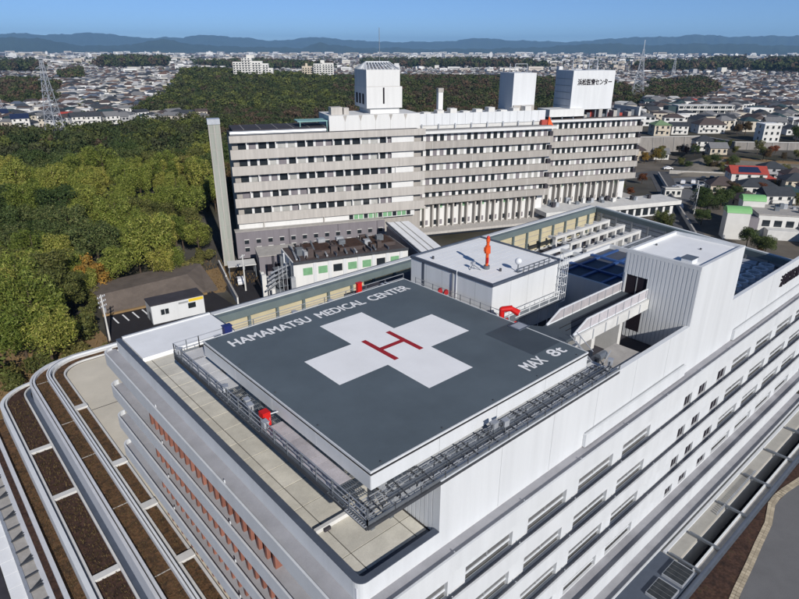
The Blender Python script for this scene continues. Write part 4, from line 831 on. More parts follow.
struct('bank_kerb', MB().bar((11.4, 100.6, GZ+.25), (32.4, 98.3, GZ+.25), .5, .4), 'field_brown')
struct('earth_slope', MB().prism([(31, 99), (36, 97), (47, 111), (46, 121), (36, 122), (31.5, 106)], GZ-.3, GZ+.03), 'field_brown')
struct('service_yard', MB().prism([(34.2, 84), (50, 78), (62, 92), (48, 113), (37, 99)], GZ-.3, GZ+.045), 'asphalt_dark')
t = thing('yard_wall', 'pale concrete yard wall beside the site office', 'wall', (35, 95, GZ)); O('wall', MB().bar((34.6, 88, GZ+.9), (38.5, 101, GZ+.9), .3, 1.8).bar((38.5, 101, GZ+1.1), (42, 112, GZ+1.1), .3, 2.2), 'concrete_white', t); O('coping', MB().bar((34.6, 88, GZ+1.85), (38.5, 101, GZ+1.85), .4, .1), 'concrete', t)
def pole(x, y, h, label, arms=3, lean=0):
    t = thing('utility_pole', label, 'utility pole', (x, y, GZ), 'utility poles', rz=R(30))
    O('shaft', MB().tube((0, 0, 0), (0, 0, h), .18, 8, .12), 'concrete_white', t)
    for k in range(arms): O('cross_arm', MB().bar((-.9, 0, h-.5-k*.9), (.9, 0, h-.5-k*.9), .1), 'steel_light', t)
    for k in range(arms):
        for s in (-.8, -.3, .4, .8): O('insulator', MB().tube((s, 0, h-.45-k*.9), (s, 0, h-.2-k*.9), .07, 6), 'white_metal', t)
    O('transformer', MB().tube((.4, .2, h-3.6), (.4, .2, h-2.7), .28, 8), 'steel_light', t)
pole(9.0, 88.4, 9.2, 'concrete utility pole with cross arms at the left end of the car park')
pole(39.8, 94.5, 8.5, 'slim pole standing in the yard left of the annex', 1); pole(189, 62, 10, 'concrete pole beside the dark trees left of the green vaults'); pole(183, 59, 10, 'second concrete pole beside the dark trees left of the green vaults')
# cars
def car_proto(m):
    t = thing('parked_car', '', 'car', (0, 0, GZ), rz=0); n = 5
    prof = [(-2.1, .35), (-2.15, .75), (-1.95, .98), (-1.35, 1.02), (-.95, 1.43), (.55, 1.46), (1.2, 1.02), (2.0, .86), (2.15, .6), (2.1, .32)]
    b = MB(); b.prism([(p[0], p[1]) for p in prof], -.82, .82)
    b.v = [(v[0], v[2]*(.86 if v[1] > 1.2 else 1.0), v[1]) for v in b.v]; O('body', b, m, t)
    O('side_glass', MB().box(-1.05, .75, -.80, .80, 1.06, 1.36), 'glass_dark', t)
    w = MB(); w.v = [(.62, -.66, 1.44), (.62, .66, 1.44), (1.2, .74, 1.06), (1.2, -.74, 1.06)]; w.v = [(x+.02, y, z+.02) for x, y, z in w.v]; w.f = [(0, 1, 2, 3)]; w.m = [0]; O('windscreen', w, 'glass_dark', t)
    for x in (-1.35, 1.3):
        for y in (-.83, .68): O('wheel', MB().tube((x, y, .32), (x, y+.15, .32), .32, 12), 'rubber', t)
    for y in (-.6, .6): O('headlight', MB().box(2.08, 2.17, y-.15, y+.15, .6, .75), 'white_metal', t)
    return t
cars = [(229, 84, 20, 'white', 'white car parked at the left of the hillside car park'), (232.5, 81.5, 25, 'white', 'white car parked second in the hillside car park'), (236.5, 78, 22, 'silver', 'silver car parked at the front right of the hillside car park'), (243, 82, 15, 'dark', 'black car parked in the left of the upper bay'), (246.5, 80, 15, 'dark', 'black car parked in the right of the upper bay'), (248.5, 77.5, 60, 'silver', 'silver car next to the black cars of the upper bay'),
        (255, 103, -40, 'white', 'white car waiting at the top of the road by the bank'), (41.2, 99.5, 70, 'white', 'white car standing in the yard under the carport'), (188, 66, 30, 'white', 'white car beside the dark trees'), (193, 70, 30, 'white', 'small white van-like car behind the dark trees'), (171, 62, 60, 'silver', 'silver car near the foot of the sloping road')]
for k in range(5): cars.append((224+k*3.0-6, 79-k*1.9+2, 120, ('white', 'silver', 'dark', 'white', 'silver')[k], '%s car in the lower row of the hillside car park, %s from the road' % (('white', 'silver', 'black', 'white', 'silver')[k], ('first', 'second', 'third', 'fourth', 'fifth')[k])))
protos = {}
for x, y, rz, c, lb in cars:
    if c not in protos: protos[c] = car_proto('car_'+c); o = protos[c]
    else: o = copy_tree(protos[c])
    o.location = (x, y, GZ+.08); o.rotation_euler = (0, 0, R(rz)); tag(o, lb, 'car', 'parked cars')
# ================================================================== GROUND AND TERRAIN
CX, CY = -16.0, -20.4
def sstep(a, b, x):
    t = np.clip((np.asarray(x, float)-a)/(b-a), 0, 1); return t*t*(3-2*t)
WALL = [(262, 158), (299.2, 133.8), (322.0, 119.0), (312.2, 97.4), (330.0, 79.2), (352, 58), (380, 32)]
WAZ = np.array([math.atan2(y-CY, x-CX) for x, y in WALL])[::-1]; WR = np.array([math.hypot(x-CX, y-CY) for x, y in WALL])[::-1]
HILL = 7.5
def gh(x, y):
    x = np.asarray(x, float); y = np.asarray(y, float)
    r = np.hypot(x-CX, y-CY); az = np.arctan2(y-CY, x-CX)
    z = 17*np.exp(-(((x-395)/150)**2+((y-870)/190)**2)) + 9*np.exp(-(((x-620)/160)**2+((y-560)/160)**2)) + 6*np.exp(-(((x-150)/60)**2+((y-960)/120)**2)) + 7.5*sstep(114, 190, y)*(1-sstep(300, 420, y))*(1-sstep(34, 100, x-(np.asarray(y, float)-120)*.42))*sstep(-220, -60, x)
    rw = np.interp(az, WAZ, WR); inside = (az > WAZ[0])*sstep(WAZ[-1], WAZ[-1]-.06, az)
    z = np.maximum(z, inside*HILL*sstep(0, 1.5, r-rw)*(1-sstep(520, 760, r)))
    return GZ+z
ax = np.concatenate([-np.geomspace(26500, 420, 24), np.linspace(-380, 1400, 150), np.geomspace(1440, 26500, 24)])
gx, gy = np.meshgrid(ax, ax, indexing='ij'); 
def gh_soft(x, y):                                       # the terrace edge itself is built by the retaining wall and hill top
    x = np.asarray(x, float); z = 17*np.exp(-(((x-395)/150)**2+((y-870)/190)**2)) + 9*np.exp(-(((x-620)/160)**2+((y-560)/160)**2)) + 6*np.exp(-(((x-150)/60)**2+((y-960)/120)**2)) + 7.5*sstep(114, 190, y)*(1-sstep(300, 420, y))*(1-sstep(34, 100, x-(np.asarray(y, float)-120)*.42))*sstep(-220, -60, x)
    return GZ+z
gz_ = gh_soft(gx, gy)-.02
def np_mesh(name, V, F, mi=None):
    V = np.asarray(V, np.float32); F = np.asarray(F, np.int32); me = bpy.data.meshes.new(name)
    me.vertices.add(len(V)); me.vertices.foreach_set('co', V.ravel()); k = F.shape[1]
    me.loops.add(F.size); me.loops.foreach_set('vertex_index', F.ravel()); me.polygons.add(len(F))
    me.polygons.foreach_set('loop_start', np.arange(0, F.size, k, dtype=np.int32)); me.polygons.foreach_set('loop_total', np.full(len(F), k, np.int32))
    if mi is not None: me.polygons.foreach_set('material_index', np.asarray(mi, np.int32))
    me.polygons.foreach_set('use_smooth', np.zeros(len(F), bool)); me.update(calc_edges=True); return me
n = len(ax); idx = np.arange(n*n).reshape(n, n)
F = np.stack([idx[:-1, :-1], idx[1:, :-1], idx[1:, 1:], idx[:-1, 1:]], -1).reshape(-1, 4)
ramp_mat('ground_mix', [(0.03, 0.036, 0.02), (0.055, 0.05, 0.034), (0.08, 0.074, 0.066), (0.04, 0.046, 0.025)], 'noise', 0.95, 0.3, 0.03)
struct('ground', np_mesh('ground', np.stack([gx, gy, gz_], -1).reshape(-1, 3), F), 'ground_mix')
# hill top behind the retaining wall
hv = []; hf = []
for i, (x, y) in enumerate(WALL):
    az = math.atan2(y-CY, x-CX)
    for q in (math.hypot(x-CX, y-CY), 520, 600, 680, 770): px_, py_ = CX+q*math.cos(az), CY+q*math.sin(az); hv.append((px_, py_, GZ+HILL*(1-float(sstep(520, 760, q)))-.03 if q > 521 else GZ+HILL-.03))
for i in range(len(WALL)-1):
    for k in range(4): a = i*5+k; hf.append((a, a+5, a+6, a+1))
mb = MB(); mb.v = hv; mb.f = [f[::-1] for f in hf]; mb.m = [0]*len(hf); struct('hill_terrace', mb, 'ground_mix')
wl = thing('retaining_wall', 'tall weathered concrete retaining wall below the hillside houses', 'wall', (312, 97, GZ))
for (a, b) in zip(WALL[:-1], WALL[1:]):
    p, q = Vector((*a, 0)), Vector((*b, 0)); d = (q-p); nrm = Vector((-d.y, d.x, 0)).normalized(); nrm = nrm if nrm.dot(Vector((CX, CY, 0))-p) > 0 else -nrm
    m_ = MB(); m_.v = [tuple(p+nrm*1.4+Vector((0, 0, GZ-.2))), tuple(q+nrm*1.4+Vector((0, 0, GZ-.2))), tuple(q+Vector((0, 0, GZ+HILL+.2))), tuple(p+Vector((0, 0, GZ+HILL+.2))), tuple(p-nrm+Vector((0, 0, GZ+HILL+.2))), tuple(q-nrm+Vector((0, 0, GZ+HILL+.2)))]
    m_.f = [(0, 1, 2, 3), (3, 2, 5, 4)]; m_.m = [0, 0]; O('wall_face', m_, 'retaining', wl)
    L_ = d.length
    for k in range(int(L_/6)):
        c = p+d*(k*6/L_); O('buttress', MB().bar(c+nrm*1.5+Vector((0, 0, GZ)), c+nrm*.2+Vector((0, 0, GZ+HILL)), .5, .3), 'concrete', wl)
    O('coping', MB().bar(p+Vector((0, 0, GZ+HILL+.3)), q+Vector((0, 0, GZ+HILL+.3)), .5, .25), 'concrete_white', wl)
# field, bank, roads on the right
bk = MB(); bk.v = [(243, 92, GZ), (255, 78, GZ), (270, 55, GZ), (276, 97, -24.6), (281, 83, -24.6), (290, 60, -24.6), (318, 117, -24.6), (312, 97, -24.4), (330, 78, -24.4), (341, 55, -24.4), (262, 106, GZ)]
bk.f = [(0, 1, 4, 3), (1, 2, 5, 4), (0, 3, 10)]; bk.m = [0]*3; struct('grass_bank', bk, 'bank_grass')
bk2 = MB(); bk2.v = bk.v; bk2.v = bk.v[:6]+[(283, 99, -24.62), (288, 86, -24.62), (298, 62, -24.62)]; bk2.f = [(3, 4, 7, 6), (4, 5, 8, 7)]; bk2.m = [0]*2; bk3 = MB(); bk3.v = bk.v+[(283, 99, -24.64), (288, 86, -24.64), (298, 62, -24.64)]; bk3.f = [(11, 12, 7, 6), (12, 13, 9, 8), (12, 8, 7), (10, 3, 6)]; bk3.m = [0]*4; struct('garden_ground', bk3, 'ground_mix'); struct('field', bk2, 'field_brown')
struct('hillside_ground', MB().prism([(150, 20), (300, 20), (300, 60), (272, 70), (300, 131), (262, 156), (205, 125), (235, 101), (150, 48)], GZ-.3, GZ+.025), 'lot_earth')
struct('road', MB().prism([(235, 101), (249.4, 100.1), (161, 46), (150, 48)], GZ-.2, GZ+.05), 'asphalt')
struct('upper_road', MB().prism([(205, 118), (246, 106), (268, 76), (262, 70), (240, 98), (203, 110)], GZ-.2, GZ+.056), 'asphalt')
struct('hillside_car_park', MB().prism([(237, 92), (251, 85), (222, 66), (196, 69)], GZ-.2, GZ+.062), 'asphalt_pale')
rwl = thing('road_wall', 'low pale wall along the sloping road', 'wall', (205, 75, GZ)); O('wall', MB().bar((239, 99.5, GZ+.7), (157, 47, GZ+.7), .35, 1.5), 'concrete_white', rwl); O('coping', MB().bar((239, 99.5, GZ+1.48), (157, 47, GZ+1.48), .5, .1), 'concrete', rwl)
rwl = thing('road_wall', 'pale wall along the upper road below the bank', 'wall', (255, 88, GZ)); O('wall', MB().bar((246, 98, GZ+.7), (266, 72, GZ+.7), .3, 1.4), 'concrete', rwl); O('coping', MB().bar((246, 98, GZ+1.42), (266, 72, GZ+1.42), .45, .1), 'concrete_white', rwl)
# forecourt in front of the block (bottom right)
GD = -25.0                                               # planted garden deck in front of the low podium
struct('planting_ground', MB().prism([(8, -8.3), (76, -8.3), (76, -30), (8, -30)], GZ-.3, GD), 'soil_dark')
struct('forecourt', MB().prism([(32.6, -11.5), (34.4, -11.1), (42.0, -10.3), (45.8, -9.9), (49.2, -9.05), (52.4, -9.2), (54.7, -9.6), (75, -11.5), (75, -29), (30, -29)], GD-.2, GD+.006), 'asphalt_pale')
struct('rust_bed', MB().prism([(41.5, -13.8), (44.5, -13.2), (75, -17), (75, -20), (41, -18)], GD-.2, GD+.016), 'soil_moss')
pv = MB(); cl = [(28, -11.6), (32.3, -11.1), (34.1, -10.85), (38, -10.45), (41.7, -10.0), (45.5, -9.6), (49.0, -8.75), (50.6, -8.72), (52.4, -8.9), (54.7, -9.3), (60, -10.2), (74, -11.2)]
pts = []
for (a, b) in zip(cl[:-1], cl[1:]):
    L_ = math.dist(a, b); m_ = max(1, round(L_/.42))
    for k in range(m_): pts.append((a[0]+(b[0]-a[0])*k/m_, a[1]+(b[1]-a[1])*k/m_, math.atan2(b[1]-a[1], b[0]-a[0])))
for x, y, a in pts:
    c, s = math.cos(a), math.sin(a)
    for v0, v1 in ((-.34, -.01), (.01, .34)):
        pv.prism([(x+c*u-s*v, y+s*u+c*v) for u, v in ((-.18, v0), (.18, v0), (.18, v1), (-.18, v1))], GD-.05, GD+.06)
o = struct('path', pv, 'path_tile'); 
struct('earth_patch', MB().prism([(-60, 74), (-12, 72.5), (9, 72.2), (9, 96), (-4, 100), (-60, 92)], GZ-.3, GZ+.04), 'field_brown')

# ================================================================== TREES
def leaves(n, lobes, size, up=.25, seed=0, aspect=.6, shell=(.7, 1.06), jit=.55):
    g = np.random.default_rng(seed); L_ = np.array(lobes, float); w = (L_[:, 3]*L_[:, 4]); li = g.choice(len(L_), n, p=w/w.sum())
    d = g.normal(size=(n, 3)); d[:, 2] += up; d /= np.linalg.norm(d, axis=1)[:, None]
    rr = g.uniform(*shell, n)*(1+.12*np.sin(9*d[:, 0]+li)*np.cos(8*d[:, 1]+2*li))
    P = L_[li, :3]+d*rr[:, None]*L_[li][:, [3, 3, 4]]
    nrm = d+g.normal(size=(n, 3))*jit; nrm /= np.linalg.norm(nrm, axis=1)[:, None]
    t = np.cross(nrm, g.normal(size=(n, 3))); t /= np.linalg.norm(t, axis=1)[:, None]; b = np.cross(nrm, t)
    s = size*g.uniform(.55, 1.35, n)[:, None]; a = t*s; c = b*s*aspect
    V = np.stack([P-a, P-c*.9, P+a, P+c*.9], 1).reshape(-1, 3); F = np.arange(n*4).reshape(-1, 4); return V, F
def lobes_round(R_, H_, n, seed, base=.45):
    g = np.random.default_rng(seed); out = [(0, 0, H_*(base+.28), R_*.62, H_*.26)]
    for k in range(n):
        a = g.uniform(0, 6.28); q = g.uniform(.35, .72)*R_; z = H_*g.uniform(base, .9); s = R_*g.uniform(.26, .45)*(1.15-.3*z/H_); out.append((q*math.cos(a), q*math.sin(a), z, s, s*g.uniform(.7, .95)))
    return out
def lobes_plume(R_, H_, n, seed):                         # several arching heads, each a drooping dome of smaller tufts
    g = np.random.default_rng(seed); out = []
    for k in range(n):
        a = g.uniform(0, 6.28); q = math.sqrt(g.uniform(0, 1))*R_*.8; h = H_*g.uniform(.66, 1.0); cx0, cy0 = q*math.cos(a), q*math.sin(a)
        out.append((cx0, cy0, h*.86, R_*.34, H_*.10)); out.append((cx0, cy0, h*.62, R_*.40, H_*.17))
        for j in range(5): b = g.uniform(0, 6.28); out.append((cx0+R_*.3*math.cos(b), cy0+R_*.3*math.sin(b), h*g.uniform(.6, .9), R_*.17, H_*.07))
    return out
ramp_mat('leaf_dark', [(0.0393, 0.0635, 0.0212), (0.0635, 0.0937, 0.0302), (0.0877, 0.1179, 0.0393), (0.1135, 0.1361, 0.0514)], 'island', 0.6, 0.25, 0.12, trans=.25, tree=True)
ramp_mat('leaf_bamboo', [(0.1122, 0.1423, 0.0276), (0.1797, 0.2100, 0.0414), (0.2471, 0.2705, 0.0583), (0.3182, 0.3168, 0.0890)], 'island', 0.55, 0.3, 0.1, trans=.3, tree=True)
ramp_mat('leaf_olive', [(0.0886, 0.0948, 0.0287), (0.1288, 0.1297, 0.0403), (0.1771, 0.1613, 0.0546), (0.1047, 0.1107, 0.0359)], 'island', 0.6, 0.28, 0.1, trans=.2, tree=True)
ramp_mat('leaf_brown', [(0.0633, 0.0403, 0.0230), (0.0978, 0.0598, 0.0322), (0.1380, 0.0805, 0.0403), (0.0805, 0.0633, 0.0299)], 'island', 0.7, 0.25, 0.1, trans=.15, tree=True)
ramp_mat('leaf_gold', [(0.19, 0.12, 0.025), (0.26, 0.16, 0.03), (0.15, 0.12, 0.03)], 'island', 0.7, 0.2, 0.1, trans=.2, tree=True)
ramp_mat('leaf_red', [(0.17, 0.05, 0.025), (0.24, 0.08, 0.03), (0.13, 0.05, 0.03)], 'island', 0.7, 0.2, 0.1, trans=.2, tree=True)
def trunk_mesh(H_, r, seed, limbs=5):
    g = random.Random(seed); b = MB(); b.tube((0, 0, -.4), (.1, .05, H_*.35), r, 7, r*.75); b.tube((.1, .05, H_*.35), (0, .1, H_*.8), r*.75, 7, r*.25)
    for k in range(limbs): a = g.uniform(0, 6.28); z = H_*g.uniform(.3, .55); b.tube((.05, .05, z), (math.cos(a)*H_*.22, math.sin(a)*H_*.22, z+H_*.2), r*.4, 5, r*.12)
    return b.mesh('trunk')
def tree_proto(kind, seed):
    g = random.Random(seed)
    if kind == 'bamboo': H_, R_ = g.uniform(10, 12.5), g.uniform(3.0, 3.8); V, F = leaves(6500, lobes_plume(R_, H_, 8, seed), .22, .35, seed, .4); m = 'leaf_bamboo'
    elif kind == 'olive': H_, R_ = g.uniform(9, 11), g.uniform(3.6, 4.4); V, F = leaves(6500, lobes_round(R_, H_, 18, seed, .36), .21, .3, seed, .5); m = 'leaf_olive'
    elif kind == 'brown': H_, R_ = g.uniform(8, 10), g.uniform(3.4, 4.2); V, F = leaves(3200, lobes_round(R_, H_, 14, seed, .4), .24, .2, seed, .5, (.45, 1.1)); m = 'leaf_brown'
    elif kind in ('gold', 'red'): H_, R_ = g.uniform(6.5, 8), g.uniform(2.6, 3.2); V, F = leaves(2600, lobes_round(R_, H_, 12, seed, .38), .24, .2, seed, .5, (.5, 1.1)); m = 'leaf_'+kind
    elif kind == 'bush': H_, R_ = 2.4, 1.9; V, F = leaves(1500, lobes_round(R_, H_, 9, seed, .25), .17, .3, seed, .5); m = 'leaf_olive'
    else: H_, R_ = g.uniform(9, 12), g.uniform(4.0, 5.0); V, F = leaves(7500, lobes_round(R_, H_, 22, seed, .38), .21, .35, seed, .55); m = 'leaf_dark'
    cm = np_mesh('crown', V, F); cm.materials.append(MATS[m]); tm = trunk_mesh(H_, .13 if kind == 'bush' else .24, seed); tm.materials.append(MATS['bark'])
    return cm, tm
PROTO = {k: [tree_proto(k, 11*i+hash_) for i in range(c)] for k, c, hash_ in (('dark', 4, 3), ('bamboo', 4, 5), ('olive', 3, 7), ('brown', 3, 9), ('gold', 2, 13), ('red', 1, 17), ('bush', 2, 19))}
def add_tree(kind, x, y, s, label, group, z=None, name=None):
    cm, tm = random.choice(PROTO[kind]); zz = float(gh(x, y)) if z is None else z
    t = thing(name or ('shrub' if kind == 'bush' else 'tree'), label, 'shrub' if kind == 'bush' else 'tree', (x, y, zz), group, rz=random.uniform(0, 6.28)); t.scale = (s, s, s*random.uniform(.9, 1.12))
    for nm, me in (('crown', cm), ('trunk', tm)): o = bpy.data.objects.new(nm, me); COL.objects.link(o); o.parent = t
    return t
def inpoly(x, y, P):
    x = np.asarray(x, float); y = np.asarray(y, float); c = np.zeros(x.shape, bool); j = len(P)-1
    for i in range(len(P)):
        xi, yi = P[i]; xj, yj = P[j]; c ^= ((yi > y) != (yj > y)) & (x < (xj-xi)*(y-yi)/((yj-yi) or 1e-9)+xi); j = i
    return c
F1 = [(-60, 470), (10, 440), (43, 382), (56, 309), (98, 335), (166, 354), (52, 133), (44, 122), (37, 114), (32, 109), (10, 104), (8, 101), (3, 86), (-3, 82), (-12, 82), (-22, 76), (-70, 62), (-110, 160)]
F2c = [(54, 143), (156, 354), (198, 446), (278, 379), (453, 297), (330, 190), (230, 118), (190, 92), (150, 105)]
F2 = [(148, 488), (198, 446), (278, 379), (767, 1091), (553, 1260), (241, 655)]
F2b = [(278, 379), (657, 937), (816, 864), (925, 623), (703, 331), (430, 215), (453, 297)]
FAR = [[(60, 679), (107, 1056), (225, 1103), (193, 871), (135, 644)], [(196, 1770), (295, 2562), (502, 2411), (332, 1581)], [(538, 1929), (1004, 3377), (1135, 2935), (748, 1908)], [(314, 1382), (431, 1679), (293, 1132), (241, 1051)],
       [(556, 263), (922, 460), (1201, 502), (858, 323), (582, 241)], [(1707, 599), (3061, 1012), (4052, 956), (1673, 378)], [(2402, 1027), (3127, 1251), (2965, 1079), (2084, 766)], [(1250, 1350), (1500, 1950), (2050, 1700), (1650, 1150)], [(1500, 800), (2100, 1100), (2500, 900), (1850, 640)], [(800, 1500), (900, 2100), (1250, 2150), (1050, 1450)]]
OLD = [(46, 112), (150, 70), (196, 96), (60, 140)]
def old_local(x, y):
    c, s = math.cos(RZO), math.sin(RZO); dx, dy = x-OL[0], y-OL[1]; return dx*c+dy*s, -dx*s+dy*c
def in_old(x, y, m=4): a, b = old_local(x, y); return ((a > -6.5-m*.3) & (a < 142+m) & (b > -6-m) & (b < 33+m))
g = np.random.default_rng(3)
cand = []
for poly, sp in ((F1, 6.5), (F2c, 6.6)):
    P = np.array(poly); xs = np.arange(P[:, 0].min(), P[:, 0].max(), sp); ys = np.arange(P[:, 1].min(), P[:, 1].max(), sp)
    X_, Y_ = np.meshgrid(xs, ys); X_ = (X_+g.uniform(-.42, .42, X_.shape)*sp).ravel(); Y_ = (Y_+g.uniform(-.42, .42, Y_.shape)*sp).ravel()
    ok = inpoly(X_, Y_, poly) & ~in_old(X_, Y_); cand += [(x, y, poly is F1) for x, y in zip(X_[ok], Y_[ok])]
def kn(x, y, s=1.0): return math.sin(x*.043*s+1.3)*math.cos(y*.037*s+.4)+.6*math.sin(x*.11*s+y*.09*s)+.25*math.sin(x*.31-y*.27)
cand.sort(key=lambda c: math.hypot(c[0]-CX, c[1]-CY))
near, rest = [], []
for c in cand:
    az = math.degrees(math.atan2(c[1]-CY, c[0]-CX))-48.57
    (near if abs(az) < 37 and len(near) < 285 else rest).append(c)
LB = {'dark': 'rounded dark evergreen tree', 'bamboo': 'feathery yellow-green bamboo clump', 'olive': 'dull olive broadleaf tree', 'brown': 'brown autumn tree', 'gold': 'golden autumn tree'}
for x, y, f1 in near:
    v = kn(x, y); az = math.degrees(math.atan2(y-CY, x-CX)); u_ = random.random()
    if f1: kind = 'dark' if (v > .9 or (y > 190 and u_ < .4) or az < 66 and u_ < .3) else ('bamboo' if v > -.35 or u_ < .35 else ('olive' if u_ < .93 else 'gold'))
    else: kind = 'brown' if u_ < .35 else ('dark' if u_ < .65 else 'olive')
    sc_ = random.choice([random.uniform(.66, .9), random.uniform(.85, 1.1), random.uniform(1.05, 1.38)]); wh = ('nearest the podium corner' if y < 100 else 'above the car park bank' if y < 135 and x < 38 else 'beside the tall chimney' if x > 36 and y < 170 else 'in the middle of the wood' if y < 205 else 'towards the back of the wood') if f1 else 'behind the old hospital'
    add_tree(kind, x, y, sc_, ('tall ' if sc_ > 1.06 else 'low ' if sc_ < .9 else '')+LB[kind]+' '+wh, 'trees of the wood')
# far woods: one mass, each tree its own clump of leaf faces
def far_mass(name, pts, label, nq=(130, 60)):
    Vs, Fs, Cs = [], [], []; off = 0
    T = [leaves(nq[0], lobes_round(4.2, 9.0, 12, s, .3), 8.2/math.sqrt(nq[0]), .3, s, .75, (.85, 1.05), .3) for s in range(5)]
    T2 = [leaves(nq[1], lobes_round(4.2, 9.0, 7, s, .3), 9.0/math.sqrt(nq[1]), .4, s+50, .8, (.85, 1.05), .25) for s in range(4)]
    gg = np.random.default_rng(5)
    for x, y, s, col in pts:
        r = math.hypot(x-CX, y-CY); V, F = (T if r < 820 else T2)[int(gg.integers(0, 4))]; a = gg.uniform(0, 6.28); c_, s_ = math.cos(a), math.sin(a)
        W = np.stack([(V[:, 0]*c_-V[:, 1]*s_)*s+x, (V[:, 0]*s_+V[:, 1]*c_)*s+y, V[:, 2]*s*gg.uniform(.85, 1.2)+gh_soft(x, y)-.5], -1)
        Vs.append(W); Fs.append(F+off); off += len(V); Cs.append(np.tile((*col, 1.0), (len(V), 1)))
    me = np_mesh(name, np.concatenate(Vs), np.concatenate(Fs)); at = me.color_attributes.new('tint', 'FLOAT_COLOR', 'POINT'); at.data.foreach_set('color', np.concatenate(Cs).astype(np.float32).ravel())
    m = bpy.data.materials.get('far_foliage')
    if not m:
        m = mat('far_foliage', (.5, .5, .5), .7, 0, spec=.15); N = m.node_tree.nodes; L = m.node_tree.links; at_ = N.new('ShaderNodeAttribute'); at_.attribute_name = 'tint'; geo = N.new('ShaderNodeNewGeometry')
        mr = N.new('ShaderNodeMapRange'); L.new(geo.outputs['Random Per Island'], mr.inputs[0]); mr.inputs[3].default_value = .78; mr.inputs[4].default_value = 1.24
        mx = N.new('ShaderNodeVectorMath'); mx.operation = 'SCALE'; L.new(at_.outputs['Color'], mx.inputs[0]); L.new(mr.outputs[0], mx.inputs['Scale']); L.new(mx.outputs[0], N['Principled BSDF'].inputs['Base Color'])
    me.materials.append(m); o = bpy.data.objects.new(name, me); COL.objects.link(o); tag(o, label, 'woodland', kind='stuff'); return o
GREEN = [(.036, .052, .019), (.05, .064, .024), (.066, .076, .027), (.045, .05, .024)]; BROWN = [(.07, .05, .034), (.085, .06, .04), (.065, .054, .033), (.10, .066, .042)]
BAM = [(.085, .10, .025), (.10, .11, .03), (.06, .075, .022)]
def pick(x, y, bias):
    v = kn(x, y, .5)*.12+bias+random.uniform(-.42, .42); return random.choice(BROWN if v > .5 else (BAM if v < -.12 else GREEN))
pts = [(x, y, random.uniform(.8, 1.15), pick(x, y, .02 if f1 else .42)) for x, y, f1 in rest]
far_mass('wood_edge', pts, 'mixed woodland behind and beside the old hospital', (300, 80))
pts = []
for poly, bias, k0 in [(F2, .02, 1.0), (F2b, .4, 1.0)]+[(p, .35, 1.0) for p in FAR]:
    P = np.array(poly); cx_, cy_ = P.mean(0); sp = max(7.2, math.hypot(cx_-CX, cy_-CY)/105)
    xs = np.arange(P[:, 0].min(), P[:, 0].max(), sp); ys = np.arange(P[:, 1].min(), P[:, 1].max(), sp); X_, Y_ = np.meshgrid(xs, ys)
    X_ = (X_+g.uniform(-.45, .45, X_.shape)*sp).ravel(); Y_ = (Y_+g.uniform(-.45, .45, Y_.shape)*sp).ravel(); ok = inpoly(X_, Y_, poly)
    pts += [(x, y, random.uniform(.85, 1.25)*max(1, sp/8.5), pick(x, y, bias)) for x, y in zip(X_[ok], Y_[ok])]
# single trees between the houses
for _ in range(2600):
    r = 420*(1+random.random()**1.3*9); az = yaw+random.uniform(-.66, .66); x, y = CX+r*math.cos(az), CY+r*math.sin(az)
    pts.append((x, y, random.uniform(.5, .9)*max(1, r/1500), pick(x, y, .3)))
far_mass('distant_woods', pts, 'distant brown and green woods and trees between the houses')
# specimen trees near at hand
for x, y, s, k, lb in ((267, 115, .9, 'gold', 'orange autumn tree above the sloping road'), (262, 118, .8, 'gold', 'second orange autumn tree above the sloping road'), (346, 105.6, .95, 'brown', 'bare brown tree between the brown-roofed and the white house'), (341, 108, .8, 'brown', 'smaller brown tree beside the white house'),
        (185, 56, .75, 'dark', 'dark tree nearest the sloping road in front of the green vaults'), (190, 60, .8, 'dark', 'dark tree behind the white cars'), (196, 56, .85, 'dark', 'dark tree left of the green vaults'), (203, 60, .7, 'brown', 'reddish tree behind the dark trees'), (172, 52, .6, 'dark', 'low dark tree in front of the green vaults'), (210, 62, .6, 'red', 'rusty red tree below the red-roofed house'), (222, 63, .6, 'brown', 'brown tree beside the grey-roofed house'),
        (292, 142, .9, 'dark', 'dark tree at the left end of the retaining wall'), (285, 150, 1.0, 'dark', 'tall dark tree right of the old right wing'), (276, 152, .9, 'brown', 'brown tree behind the old right wing'), (336, 78, .8, 'dark', 'dark tree right of the white cubic house'), (342, 72, .9, 'dark', 'large dark tree at the right edge above the wall'), (300, 128, .6, 'red', 'rusty tree at the foot of the retaining wall')):
    add_tree(k, x, y, s, lb, 'trees by the hillside houses')
bl_ = [(-14, 79), (-8, 80.5), (-3, 79), (1, 84), (4, 83), (-20, 74.5), (7, 81), (-11, 84), (12, 107), (16, 107.5), (21, 108.5), (26, 109), (30, 110), (18, 110), (24, 111), (28, 107.5)]
for i, (x, y) in enumerate(bl_): add_tree('bush', x, y, random.uniform(.8, 1.3), 'low shrub at the foot of the wood above the bank' if y > 100 else 'low shrub on the brown slope beyond the podium corner', 'shrubs at the wood edge')
edge = [(3, 86.5), (-3, 83), (5.5, 92), (7, 97), (9.5, 102.5), (14, 106), (19, 106.8), (23, 107), (33, 111), (36, 114), (39, 117), (42, 119.5), (-18, 78), (-24, 76.5), (-30, 75), (1, 88.5), (-7, 83.5), (-12.5, 82.5)]
for x, y in edge: add_tree('bush', x+random.uniform(-.6, .6), y+random.uniform(-.4, 1.2), random.uniform(.9, 1.7), 'leafy undergrowth shrub along the front edge of the wood', 'shrubs at the wood edge')
